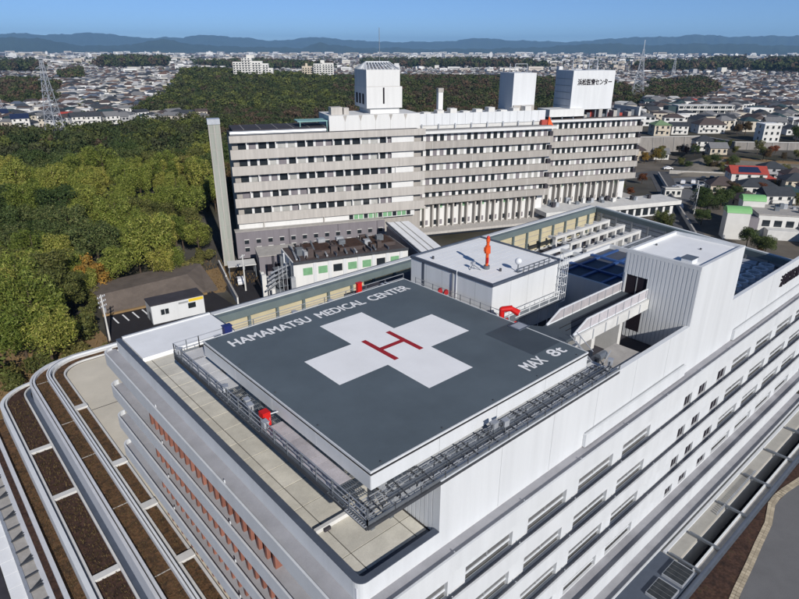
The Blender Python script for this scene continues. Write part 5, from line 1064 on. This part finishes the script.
for k in range(130):
    x, y = random.choice([(random.uniform(150, 180), random.uniform(24, 60)), (random.uniform(196, 300), random.uniform(24, 62)), (random.uniform(255, 315), random.uniform(64, 120)), (random.uniform(186, 236), random.uniform(70, 96))])
    if abs((y-100)-(x-244)*.62) < 9 and x < 250: continue
    if in_old(np.array(x), np.array(y), 0) or (158 < x < 212 and 8 < y < 48) or (196 < x < 252 and 64 < y < 93) or x-CX < 165: continue
    kk = random.choice(['dark', 'olive', 'brown', 'dark', 'olive', 'red']); add_tree(kk, x, y, random.uniform(.38, .72), 'small %s garden tree among the houses below the retaining wall' % {'dark': 'dark green', 'olive': 'olive green', 'brown': 'brown', 'red': 'rusty red'}[kk], 'garden trees', z=-24.6 if (x > 277 and 62 < y < 112) else GZ)
dg_ = MB()
for _ in range(2600):
    x, y = random.uniform(-24, 9), random.uniform(72.5, 92)
    if random.random() < .35: x, y = random.uniform(31, 46), random.uniform(98, 121)
    h = random.uniform(.15, .6)
    for q in range(3): a = random.uniform(0, 6.28); dx, dy = math.cos(a)*h*.6, math.sin(a)*h*.6; dg_.poly([(x-dy*.25, y+dx*.25, GZ), (x+dy*.25, y-dx*.25, GZ), (x+dx, y+dy, GZ+h)])
mat('dry_grass', (.16, .105, .045), .9, .2, .4, island=.4); o = O('dry_grass', dg_, 'dry_grass'); tag(o, 'dry brown grass on the slopes at the wood edge', 'grass', kind='stuff')
# ================================================================== HOUSES ON THE RIGHT
def house(x, y, rz, w, d, h, roof, rm, wm, label, rh=2.0, z=None, wins=3, floors=2, solar=False, ov=.5):
    zz = float(gh(x, y)) if z is None else z
    t = thing('house', label, 'house', (x, y, zz), 'houses on the hillside', rz=R(rz))
    bxo('wall', -w/2, w/2, -d/2, d/2, -.3, h, wm, t); m = MB()
    if roof == 'flat':
        bxo('roof', -w/2-.15, w/2+.15, -d/2-.15, d/2+.15, h, h+.3, rm, t)
        bxo('parapet', -w/2-.15, w/2+.15, -d/2-.15, -d/2+.05, h+.3, h+.7, wm, t)
    else:
        a, b = w/2+ov, d/2+ov; q = a if roof == 'gable' else max(.3, a-b)
        m.v = [(-a, -b, h), (a, -b, h), (a, b, h), (-a, b, h), (-q, 0, h+rh), (q, 0, h+rh), (-a, -b, h-.15), (a, -b, h-.15), (a, b, h-.15), (-a, b, h-.15)]
        m.f = [(0, 1, 5, 4), (2, 3, 4, 5), (1, 2, 5), (3, 0, 4), (0, 6, 7, 1), (1, 7, 8, 2), (2, 8, 9, 3), (3, 9, 6, 0), (9, 8, 7, 6)]; m.m = [0]*9; ro_ = O('roof', m, rm, t)
        under(O('ridge_cap', MB().bar((-q, 0, h+rh), (q, 0, h+rh), .35, .2), rm, t), ro_)
        if solar:
            s = MB(); s.v = [(-a*.6, -b*.85, h+rh*.15+.08), (a*.6, -b*.85, h+rh*.15+.08), (a*.5, -b*.15, h+rh*.85+.08), (-a*.5, -b*.15, h+rh*.85+.08)]; s.f = [(0, 1, 2, 3)]; s.m = [0]; under(O('solar_panel', s, 'solar_blue', t), ro_)
    fh = h/floors
    for f in range(floors):
        for k in range(wins):
            u = -w/2+(k+.5)*w/wins; w_ = bxo('window', u-.55, u+.55, -d/2-.05, -d/2-.001, f*fh+fh*.32, f*fh+fh*.78, 'glass_dark', t); under(bxo('sill', u-.65, u+.65, -d/2-.16, -d/2-.001, f*fh+fh*.27, f*fh+fh*.32, 'concrete_white', t), w_)
        bxo('window', -w/2-.05, -w/2-.001, -.5, .5, f*fh+fh*.32, f*fh+fh*.78, 'glass_dark', t)
    if floors > 1 and roof != 'flat': bxo('balcony', -w*.32, w*.2, -d/2-1.1, -d/2-.06, fh*.95, fh*1.35, wm, t)
    return t
house(311.2, 137, -42, 8.6, 8.6, 5.6, 'hip', 'roof_green', 'wall_beige', 'cream house with pale green hipped roof above the retaining wall', 2.2)
house(323.7, 133, -42, 9, 8, 4.6, 'gable', 'roof_slate', 'wall_white', 'white house with slate gable next to the green-roofed house', 1.6)
house(342, 124, -40, 15, 9, 4.8, 'hip', 'roof_brown', 'wall_white', 'broad white house under a big brown hipped roof', 3.0, wins=5)
house(333, 111, -38, 9, 7, 5.0, 'hip', 'roof_tealdark', 'wall_white', 'white house with dark teal roof at the foot of the wall', 2.4, z=GZ); house(322, 104, -40, 8, 7, 5.0, 'hip', 'roof_tealdark', 'wall_white', 'lower white house with dark teal roof beside the bank', 2.4, z=GZ)
house(328, 89, -42, 8.5, 8, 8.6, 'flat', 'roof_white', 'wall_white', 'tall white cubic house above the retaining wall', floors=3); house(336, 92, -42, 5, 6, 6, 'flat', 'roof_grey', 'wall_white', 'low white annexe behind the cubic house')
house(430, 130, -42, 15, 8, 7.6, 'flat', 'roof_white', 'wall_white', 'white flat-roofed house with blue-shaded side far right', floors=3, wins=4)
house(350, 76, -42, 11, 9, 5.5, 'hip', 'roof_slate', 'wall_beige', 'beige house at the right edge above the wall', 2.4)
house(300, 52, -40, 9, 8, 5.4, 'flat', 'concrete', 'concrete', 'grey concrete block house at the right edge below the wall', wins=2, z=GZ+4)
house(247, 67.5, -52, 13, 8, 5.0, 'gable', 'roof_red', 'wall_white', 'white house with red roof carrying dark solar panels', 2.4, solar=True, z=GZ)
house(250, 60.5, -52, 5, 5, 3.2, 'hip', 'roof_red', 'wall_beige', 'small porch house with red roof beside the red-roofed house', 1.2, floors=1, wins=2, z=GZ)
house(222, 67, -50, 9, 7, 3.8, 'hip', 'roof_brown', 'wall_beige', 'low house with brown hipped roof below the car park', 2.6, floors=1, z=GZ); house(231, 58, -50, 13, 8, 3.6, 'hip', 'roof_slate', 'wall_white', 'long low house with slate hipped roof behind the green vaults', 2.4, floors=1, wins=4, z=GZ)
house(246, 50, -50, 9, 8, 5.0, 'hip', 'roof_slate', 'wall_beige', 'beige two-storey house with slate roof at the right edge', 2.2, z=GZ); house(262, 45, -50, 9, 8, 5.0, 'gable', 'roof_grey', 'wall_white', 'white house with grey gable behind the beige house', 2.2, z=GZ); house(236, 40, -50, 10, 8, 5, 'hip', 'roof_brown', 'wall_white', 'white house with brown roof at the right edge behind the vaulted building', 2.2, z=GZ)
for x, y, w, d, h, ro, rm, wm, lb in ((206, 52, 8, 7, 3.4, 'hip', 'roof_brown', 'wall_beige', 'small low house with brown roof left of the slate-roofed house'), (214, 46, 9, 7, 4.8, 'gable', 'roof_slate', 'wall_white', 'white gabled house close behind the vaulted building'), (258, 54, 8, 7, 5, 'hip', 'roof_brown', 'wall_white', 'white house with brown roof right of the red-roofed house'), (270, 66, 9, 7, 4.6, 'hip', 'roof_slate', 'wall_greyhouse', 'grey house with slate roof on the slope behind the red roof'),
        (272, 42, 9, 8, 5, 'hip', 'roof_slate', 'wall_white', 'white house with slate roof at the right edge below the field'), (284, 44, 8, 7, 5, 'gable', 'roof_brown', 'wall_beige', 'beige gabled house at the right edge below the field'), (226, 46, 9, 7, 3.6, 'hip', 'roof_tealdark', 'wall_white', 'low white house with teal roof behind the vaulted building'), (204, 77, 6, 4, 2.8, 'flat', 'roof_grey', 'wall_white', 'flat-roofed garage at the lower end of the hillside car park'),
        (300, 108, 9, 7, 4.8, 'hip', 'roof_slate', 'wall_white', 'white house with slate roof between the bank and the wall'), (292, 98, 8, 6, 3.2, 'gable', 'roof_grey', 'wall_beige', 'low beige house with grey gable above the bank'), (270, 128, 9, 8, 5, 'hip', 'roof_brown', 'wall_beige', 'beige house with brown roof right of the old right wing'), (281, 120, 7, 6, 3, 'gable', 'roof_grey', 'wall_white', 'small white shed with grey roof near the orange trees')):
    house(x, y, random.uniform(-52, -38), w, d, h, ro, rm, wm, lb, 2.2, z=-24.64 if (x > 288 and 60 < y < 112) else GZ, floors=2 if h > 4 else 1)
for x, y, w, lb, rm in ((62, 500, 11, 'white house with dark blue roof at the left edge beyond the wood', 'solar_blue'), (66, 452, 10, 'cream house with solar roof left of the pylon foot', 'solar_blue'), (54, 470, 9, 'low white house with brown roof at the left edge among trees', 'roof_brown'), (98, 440, 9, 'leftmost white gabled house in the row right of the pylon', 'roof_slate'), (107, 436, 9, 'middle white gabled house in the row right of the pylon', 'roof_slate'), (117, 431, 9, 'rightmost white gabled house in the row right of the pylon', 'roof_grey')):
    house(x, y, random.uniform(-15, 5), w, 8, 5.2, 'gable', rm, 'wall_white', lb, 2.6, wins=3, z=GZ+3)
# long white flats on the hill
ap = thing('apartment_block', 'long white three-storey flats with balconies on the hill', 'apartment block', (414, 157, float(gh(414, 157))), rz=R(-40.3))
bxo('wall', -19, 19, 0, 9, -.3, 8.6, 'wall_white', ap); bxo('roof', -19.3, 19.3, -.5, 9.3, 8.6, 8.9, 'concrete_white', ap); bxo('end_wall', -25, -19.01, .5, 8.5, -.3, 8.2, 'roof_tealdark', ap)
for f in range(3):
    bxo('balcony', -18.9, 18.9, -1.3, -.01, f*2.8+.1, f*2.8+1.1, 'wall_white', ap)
    for k in range(8): bxo('window', -18+k*4.7, -15.2+k*4.7, -.06, -.001, f*2.8+1.12, f*2.8+2.6, 'glass_dark', ap)
    for k in range(9): bxo('partition', -19+k*4.72, -18.85+k*4.72, -1.25, -.07, f*2.8+1.1, f*2.8+2.75, 'wall_white', ap)
# building with green vaulted roof lights
gb = thing('vaulted_building', 'white flat building with two bright green vaulted roof lights', 'building', (172, 36.5, GZ), rz=R(-55))
bxo('wall', 0, 26, 0, 13, 0, 6.2, 'wall_white', gb); bxo('roof', -.2, 26.2, -.2, 13.2, 6.2, 6.5, 'concrete', gb)
for k in range(8): bxo('window', 1.2+k*3.1, 3.2+k*3.1, -.06, -.001, 3.0, 4.8, 'glass_dark', gb)
for cxg, cyg, hz in ((.7, 10.8, 8.2), (-6.9, -3.4, 7.6)):
    bxo('vault_wall', cxg-3, cxg+3, cyg-2.2, cyg+2.2, 0, hz, 'wall_white', gb); mb = MB()
    for k in range(8):
        a0, a1 = math.pi*k/8, math.pi*(k+1)/8; mb.poly([(cxg-3.2, cyg-2.3*math.cos(a0), hz+1.6*math.sin(a0)), (cxg+3.2, cyg-2.3*math.cos(a0), hz+1.6*math.sin(a0)), (cxg+3.2, cyg-2.3*math.cos(a1), hz+1.6*math.sin(a1)), (cxg-3.2, cyg-2.3*math.cos(a1), hz+1.6*math.sin(a1))])
    for s in (-3.1, 3.1): mb.poly([(cxg+s, cyg-2.3*math.cos(math.pi*k/8), hz+1.6*math.sin(math.pi*k/8)) for k in range(9)])
    O('vault_roof', mb, 'green_vault', gb)
for k in range(16): x = random.uniform(4.5, 24); y = random.uniform(1.5, 10); bxo('roof_unit', x, x+random.uniform(.6, 1.6), y, y+1.2, 6.5, 6.5+random.uniform(.5, 1.6), random.choice(['steel_light', 'concrete', 'steel']), gb)
bxo('side_block', -6, -.02, -1.0, 8.2, 0, 5.4, 'block_grey', gb); bxo('lean_roof', 2, 12, -3.6, -.2, 0, 2.8, 'concrete_white', gb); bxo('stair_rail', -6.1, -5.9, -1.2, 8, 5.4, 6.4, 'steel', gb)
t = thing('shed_roofs', 'low grey corrugated shed roofs at the right edge below the vaulted building', 'shed', (172, 15, GZ), rz=R(-50))
for k in range(4): O('roof_slope', MB().prism([(-6, k*4), (12, k*4), (12, k*4+3.8), (-6, k*4+3.8)], 3.0+.2*(k % 2), 3.3+.2*(k % 2)), ('steel', 'steel_light', 'roof_grey', 'steel')[k], t)
bxo('wall', -5.5, 11.5, .3, 15, 0, 3.0, 'wall_greyhouse', t)
# two white apartment towers far off on the wooded ridge
def flats(x, y, rz, w, d, h, label, steps, m='wall_white'):
    z = float(gh_soft(x, y)); t = thing('apartment_block', label, 'apartment block', (x, y, z), 'far apartment blocks', rz=R(rz)); u = -w/2
    for i, (ww, hh) in enumerate(steps):
        bxo('block', u, u+ww, 0, d, -1, hh, m, t); nf = int(hh/3)
        for f in range(1, nf):
            bxo('balcony_band', u+.5, u+ww-.5, -1.0, -.02, f*3, f*3+1.1, m, t)
            for k in range(max(1, int(ww/4))): bxo('window', u+.8+k*4, u+3+k*4, -.1, -.021, f*3+1.15, f*3+2.6, 'glass_dark', t)
        u += ww
    bxo('roof_box', -w*.15, w*.05, 2, d-2, max(s[1] for s in steps), max(s[1] for s in steps)+4, m, t)
flats(415, 775, -35, 54, 12, 30, 'broad white stepped apartment block on the wooded ridge', [(12, 22), (14, 27), (14, 23), (8, 20), (6, 14)])
flats(520, 800, -30, 16, 12, 22, 'small beige apartment block on the wooded ridge', [(16, 20)], 'wall_beige'); flats(535, 778, -34, 30, 14, 26, 'white apartment block with grey end right of the beige one', [(13, 25), (17, 26)])
# pylons
def pylon(x, y, h, w, label, arms, mast=0):
    t = thing('pylon', label, 'pylon', (x, y, float(gh_soft(x, y))), 'lattice pylons', rz=R(35)); m = MB(); n = 11; lev = [h*(1-(1-k/n)**1.25) for k in range(n+1)]
    wd = [w*(1-z/h)**1.1+.55 for z in lev]
    for k in range(n):
        for s in ((-1, -1), (1, -1), (1, 1), (-1, 1)): m.bar((s[0]*wd[k], s[1]*wd[k], lev[k]), (s[0]*wd[k+1], s[1]*wd[k+1], lev[k+1]), .28)
        c = [(-1, -1), (1, -1), (1, 1), (-1, 1)]
        for i in range(4):
            p, q = c[i], c[(i+1) % 4]; m.bar((p[0]*wd[k], p[1]*wd[k], lev[k]), (q[0]*wd[k+1], q[1]*wd[k+1], lev[k+1]), .16); m.bar((q[0]*wd[k], q[1]*wd[k], lev[k]), (p[0]*wd[k+1], p[1]*wd[k+1], lev[k+1]), .16); m.bar((p[0]*wd[k], p[1]*wd[k], lev[k]), (q[0]*wd[k], q[1]*wd[k], lev[k]), .14)
    O('lattice', m, 'steel_light', t)
    for zf in arms: O('cross_arm', MB().bar((-5, 0, h*zf), (5, 0, h*zf), .3).bar((-5, 0, h*zf), (0, 0, h*zf+1.6), .2).bar((5, 0, h*zf), (0, 0, h*zf+1.6), .2), 'steel_light', t)
    if mast: O('mast', MB().bar((0, 0, h), (0, 0, h+mast), .35), 'white_metal', t)
pylon(72, 388, 43, 3.6, 'tall grey lattice pylon standing in the wood at the left', (.62, .76, .9)); pylon(637, 325, 51, 6.0, 'white lattice telecom tower behind the sign tower', (), 9)
pylon(72, 560, 30, 2.2, 'small grey pylon behind the tall one at the left', (.7, .9)); pylon(1210, 560, 46, 3.2, 'thin far pylon above the houses right of the telecom tower', (.6, .75, .9)); pylon(1700, 480, 55, 3.4, 'pair-like far pylon near the right edge of the town', (.6, .75, .9))

# ================================================================== THE TOWN
rg = np.random.default_rng(21); H = []
ALLW = [F1, F2, F2b, F2c]+FAR
r = 405.0
while r < 9500:
    ss = max(12.6, r*.0088); dr = max(11.8, r*.0115); na = int(1.34*r/ss)
    A = yaw+np.linspace(-.67, .67, na)+rg.normal(0, .12*ss/r, na); rr = r+rg.normal(0, dr*.22, na); X_ = CX+rr*np.cos(A); Y_ = CY+rr*np.sin(A)
    ok = ~in_old(X_, Y_, 10) & (rg.uniform(0, 1, na) < .93)
    for P in ALLW: ok &= ~inpoly(X_, Y_, P)
    nz_ = np.sin(X_*.006+Y_*.004)+np.sin(X_*.0021-Y_*.0043+2); ok &= nz_ > -9
    for x, y, q in zip(X_[ok], Y_[ok], rr[ok]): H.append((x, y, q))
    r += dr
# keep the hand-placed hillside clear
KEEP = [(300, 108), (292, 98), (311, 137), (324, 133), (342, 124), (333, 111), (322, 104), (328, 89), (336, 92), (430, 130), (350, 76), (414, 157), (405, 166), (424, 148)]
H = [h for h in H if min(math.hypot(h[0]-a, h[1]-b) for a, b in KEEP) > 13 and not (h[2] < 480 and h[1] > 190)]
for _ in range(70):                                       # closer rows of the hillside quarter
    x, y = random.uniform(345, 460), random.uniform(40, 210); rr = math.hypot(x-CX, y-CY); az = math.atan2(y-CY, x-CX)
    if rr > np.interp(az, WAZ, WR)+22 and rr < 470 and az < WAZ[-1]-.03 and min([math.hypot(x-a, y-b) for a, b in KEEP]+[math.hypot(x-h[0], y-h[1]) for h in H]) > 12.5: H.append((x, y, rr))
H.sort(key=lambda h: h[2])
mat('town_white', (.66, .655, .64), .8, 0); mat('town_cream', (.52, .47, .39), .8, 0); mat('town_grey', (.36, .36, .365), .8, 0)
RM = [('roof_slate', 'dark slate'), ('roof_brown', 'dark brown'), ('roof_grey', 'grey'), ('roof_tealdark', 'dark teal'), ('roof_red', 'red')]; WM = [('town_white', 'white'), ('town_cream', 'cream'), ('town_grey', 'grey')]
N1 = 290
for i, (x, y, q) in enumerate(H[:N1]):
    w, d, h = random.uniform(7.5, 12), random.uniform(6.5, 9), random.choice([3.2, 5.4, 5.6, 5.8, 6.2]); rm, rn = random.choices(RM, (5, 3.5, 4, 2, .15))[0]; wm, wn_ = random.choices(WM, (6, 3, 1.2))[0]; flat = random.random() < .16
    m = MB(); m.box(-w/2, w/2, -d/2, d/2, -2, h, 0)
    if flat: m.box(-w/2-.2, w/2+.2, -d/2-.2, d/2+.2, h, h+.4, 0 if random.random() < .6 else 1)
    else:
        a, b = w/2+.5, d/2+.5; qd = a if random.random() < .5 else max(.3, a-b); rh = random.uniform(1.4, 2.4); bb = len(m.v)
        m.v += [(-a, -b, h), (a, -b, h), (a, b, h), (-a, b, h), (-qd, 0, h+rh), (qd, 0, h+rh)]; m.f += [tuple(bb+k for k in f) for f in ((0, 1, 5, 4), (2, 3, 4, 5), (1, 2, 5), (3, 0, 4), (3, 2, 1, 0))]; m.m += [1]*5
    nf = 1 if h < 4 else 2
    for f in range(nf):
        for k in range(3):
            u = -w/2+(k+.5)*w/3; z0 = f*2.8+.9; s = random.choice([.5, .7, .9]); yy = -d/2-.03
            m.poly([(u-s, yy, z0), (u+s, yy, z0), (u+s, yy, z0+1.3), (u-s, yy, z0+1.3)], 2); m.poly([(-w/2-.03, d*(k/3-.33)+.6, z0), (-w/2-.03, d*(k/3-.33)-.6, z0), (-w/2-.03, d*(k/3-.33)-.6, z0+1.2), (-w/2-.03, d*(k/3-.33)+.6, z0+1.2)], 2)
    right = x > y*1.35
    place = ('behind the retaining wall' if q < 520 else 'in the town right of the sign tower') if right else ('beyond the wood on the left' if x < y*.7 else 'beyond the brown wood')
    o = O('town_house', m, [wm, rm, 'glass_dark'], loc=(x, y, float(gh(x, y))), rz=R(random.choice([-22, -40, -50, 10, 50, 40])+random.uniform(-6, 6)))
    tag(o, '%s %s house with %s %s roof %s' % ('low' if h < 4 else 'tall' if h > 6 else 'two-storey', wn_, rn, 'flat' if flat else ('gabled' if qd > w*.45 else 'hipped'), place), 'house', 'houses of the town')
# the rest of the town as one mass
T = H[N1:]; n = len(T); A = np.array(T); q = A[:, 2]; sc = np.maximum(1, q/1900)
w = rg.uniform(7, 12.5, n)*sc; d = rg.uniform(6, 9, n)*sc; h = rg.choice([3.4, 5.4, 5.8, 6.4], n)*np.maximum(1, q/3800); big = rg.uniform(0, 1, n) < (.0+.03*(q > 1500)+.05*(q > 2500)); w[big] *= rg.uniform(1.5, 3.2, big.sum()); d[big] *= 1.5; h[big] *= rg.uniform(1.3, 3.0, big.sum())
rh = np.where(big | (rg.uniform(0, 1, n) < .15), .05, rg.uniform(1.3, 2.4, n)*sc); ang = np.radians(rg.choice([-22, -40, -50, 10, 50, 40], n)+rg.normal(0, 5, n)); zz = gh(A[:, 0], A[:, 1])
c, s = np.cos(ang), np.sin(ang)
def tr(lx, ly, lz): return np.stack([A[:, 0]+lx*c-ly*s, A[:, 1]+lx*s+ly*c, zz+lz], -1)
hw, hd = w/2, d/2; o5 = .4*sc
Vw = np.stack([tr(-hw, -hd, -2+0*h), tr(hw, -hd, -2+0*h), tr(hw, hd, -2+0*h), tr(-hw, hd, -2+0*h), tr(-hw, -hd, h), tr(hw, -hd, h), tr(hw, hd, h), tr(-hw, hd, h)], 1)
Vr = np.stack([tr(-hw-o5, -hd-o5, h), tr(hw+o5, -hd-o5, h), tr(hw+o5, hd+o5, h), tr(-hw-o5, hd+o5, h), tr(-hw*.6, 0*h, h+rh), tr(hw*.6, 0*h, h+rh)], 1)
Vk = []
for f, frac in ((0, .28), (1, .66)): Vk.append(np.stack([tr(-hw*.8, -hd-.06*sc, h*frac-.6*sc), tr(hw*.8, -hd-.06*sc, h*frac-.6*sc), tr(hw*.8, -hd-.06*sc, h*frac+.5*sc), tr(-hw*.8, -hd-.06*sc, h*frac+.5*sc)], 1))
Vk = np.concatenate(Vk, 1)
V = np.concatenate([Vw, Vr, Vk], 1).reshape(-1, 3); base = (np.arange(n)*22)[:, None, None]
Fl = np.array([(0, 1, 5, 4), (1, 2, 6, 5), (2, 3, 7, 6), (3, 0, 4, 7), (8, 9, 13, 12), (10, 11, 12, 13), (9, 10, 13, 13), (11, 8, 12, 12), (14, 15, 16, 17), (18, 19, 20, 21)])
quads = Fl[[0, 1, 2, 3, 4, 5, 8, 9]]; mi = np.array([0, 0, 0, 0, 1, 1, 2, 2])
me = bpy.data.meshes.new('town_houses'); Fq = (quads[None]+base).reshape(-1, 4); Ft = (np.array([(9, 10, 13), (11, 8, 12)])[None]+base).reshape(-1, 3)
me.vertices.add(len(V)); me.vertices.foreach_set('co', V.astype(np.float32).ravel()); li = np.concatenate([Fq.ravel(), Ft.ravel()]).astype(np.int32); me.loops.add(len(li)); me.loops.foreach_set('vertex_index', li)
nf = len(Fq)+len(Ft); me.polygons.add(nf); ls = np.concatenate([np.arange(len(Fq))*4, len(Fq)*4+np.arange(len(Ft))*3]).astype(np.int32); me.polygons.foreach_set('loop_start', ls); me.polygons.foreach_set('loop_total', np.concatenate([np.full(len(Fq), 4), np.full(len(Ft), 3)]).astype(np.int32))
me.polygons.foreach_set('material_index', np.concatenate([np.tile(mi, n), np.full(len(Ft), 1)]).astype(np.int32)); me.polygons.foreach_set('use_smooth', np.zeros(nf, bool)); me.update(calc_edges=True)
ramp_mat('town_wall', [(.68, .68, .66), (.60, .58, .53), (.70, .70, .70), (.48, .43, .36), (.66, .64, .60), (.36, .36, .37), (.56, .50, .44), (.72, .72, .72)], 'island', .8, 0)
ramp_mat('town_roof', [(.045, .05, .058), (.17, .17, .175), (.075, .058, .055), (.30, .30, .30), (.05, .06, .075), (.12, .08, .065), (.40, .40, .40), (.06, .05, .05), (.15, .10, .085), (.09, .11, .15)], 'island', .75, 0)
for k in ('town_wall', 'town_roof', 'glass_dark'): me.materials.append(MATS[k])
o = bpy.data.objects.new('distant_town', me); COL.objects.link(o); tag(o, 'distant town of small pale houses spreading to the hills', 'town', kind='stuff')
# far wind turbines and city blocks on the skyline
for i in range(26):
    az = yaw+random.uniform(-.6, .6); rr = random.uniform(4200, 8000); x, y = CX+rr*math.cos(az), CY+rr*math.sin(az); hh = random.uniform(18, 42); ww = random.uniform(16, 60)
    m = MB().box(-ww/2, ww/2, -10, 10, 0, hh); m.box(-ww/6, ww/8, -5, 5, hh, hh+5)
    tag(O('office_block', m, 'town_white', loc=(x, y, GZ), rz=random.uniform(0, 3)), 'pale city block far away on the plain below the mountains', 'building', 'far city blocks')
# ================================================================== MOUNTAINS
def ridge(name, Rm, prof, label, rough, seed, depth=.16):
    gq = np.random.default_rng(seed); xs = np.array([p[0] for p in prof], float); yy = np.array([p[1] for p in prof], float)
    na = 420; px_ = np.linspace(-260, 1060, na); azr = -np.arctan((px_-399.5)/595.03*math.cos(pitch)); e = np.interp(px_, xs, yy)
    az = yaw+azr; cosr = np.cos(azr); top = (e/595.03*math.cos(pitch)*cosr*1.0)*Rm+20.9-GZ
    no = sum(np.sin(px_*f+gq.uniform(0, 6))*a for f, a in ((.05, .8), (.11, .8), (.23, .8), (.51, .6), (1.07, .45), (1.9, .3)))
    top = np.maximum(20, top+no*rough); rows = [(-depth, 0.0), (-depth*.75, .22), (-depth*.5, .48), (-depth*.25, .76), (0, 1.0), (depth*.4, .6), (depth, 0)]; V = []
    for dd, ff in rows:
        rr = Rm*(1+dd)*(1+.004*np.sin(px_*.09+dd*40)); f2 = np.clip(ff+(gq.normal(0, .05, na)+.10*np.sin(px_*.17+dd*55)+.07*np.sin(px_*.41+dd*90))*(0 < ff < 1), 0, 1)
        V.append(np.stack([CX+rr*np.cos(az), CY+rr*np.sin(az), GZ-6+top*f2], -1))
    V = np.stack(V); k = len(rows); idx = np.arange(k*na).reshape(k, na); F = np.stack([idx[:-1, :-1], idx[1:, :-1], idx[1:, 1:], idx[:-1, 1:]], -1).reshape(-1, 4)
    o = struct(name, np_mesh(name, V.reshape(-1, 3), F[:, ::-1]), 'mountain_wood', label, smooth=True)
mat('mountain_wood', (.035, .05, .03), .9, .35, .0012)
ridge('mountains', 21000, [(-260, 14), (0, 14), (15, 16.5), (40, 15), (75, 15), (97, 16.5), (140, 12), (165, 13), (185, 12), (207, 15), (240, 12), (270, 10), (300, 11.5), (318, 13), (340, 11), (360, 9), (440, 9), (460, 10.5), (480, 12), (510, 10.5), (530, 10), (580, 9), (620, 13), (660, 14), (690, 16), (720, 14), (760, 14.5), (799, 16), (1060, 12)], 'far blue mountain range', 13, 1)
ridge('foothills', 13000, [(-260, 9), (0, 11), (25, 12.5), (45, 11), (60, 8), (75, 6), (120, 4), (150, 9), (165, 11.5), (180, 8), (230, 4), (300, 3), (320, 9), (330, 6), (360, 3), (450, 2.5), (520, 3), (560, 6), (600, 8), (640, 6), (700, 8.5), (740, 7), (799, 6), (1060, 5)], 'nearer darker foothills', 9, 2)
# ================================================================== HAZE
hz = O('haze', MB().box(-27000, 27000, -27000, 27000, GZ-8, 700), 'void_black'); hm_ = bpy.data.materials.new('haze_air'); hm_.use_nodes = True; nt = hm_.node_tree; nt.nodes.clear()
vo = nt.nodes.new('ShaderNodeVolumePrincipled'); vo.inputs['Color'].default_value = (.33, .62, 1, 1); vo.inputs['Density'].default_value = HAZE; vo.inputs['Anisotropy'].default_value = 0.0
oo = nt.nodes.new('ShaderNodeOutputMaterial'); nt.links.new(vo.outputs[0], oo.inputs['Volume']); hz.data.materials.clear(); hz.data.materials.append(hm_); tag(hz, 'thin blue haze over the town and mountains', 'haze', kind='stuff')
for o in list(bpy.data.objects):
    if '_w' in o: del o['_w']
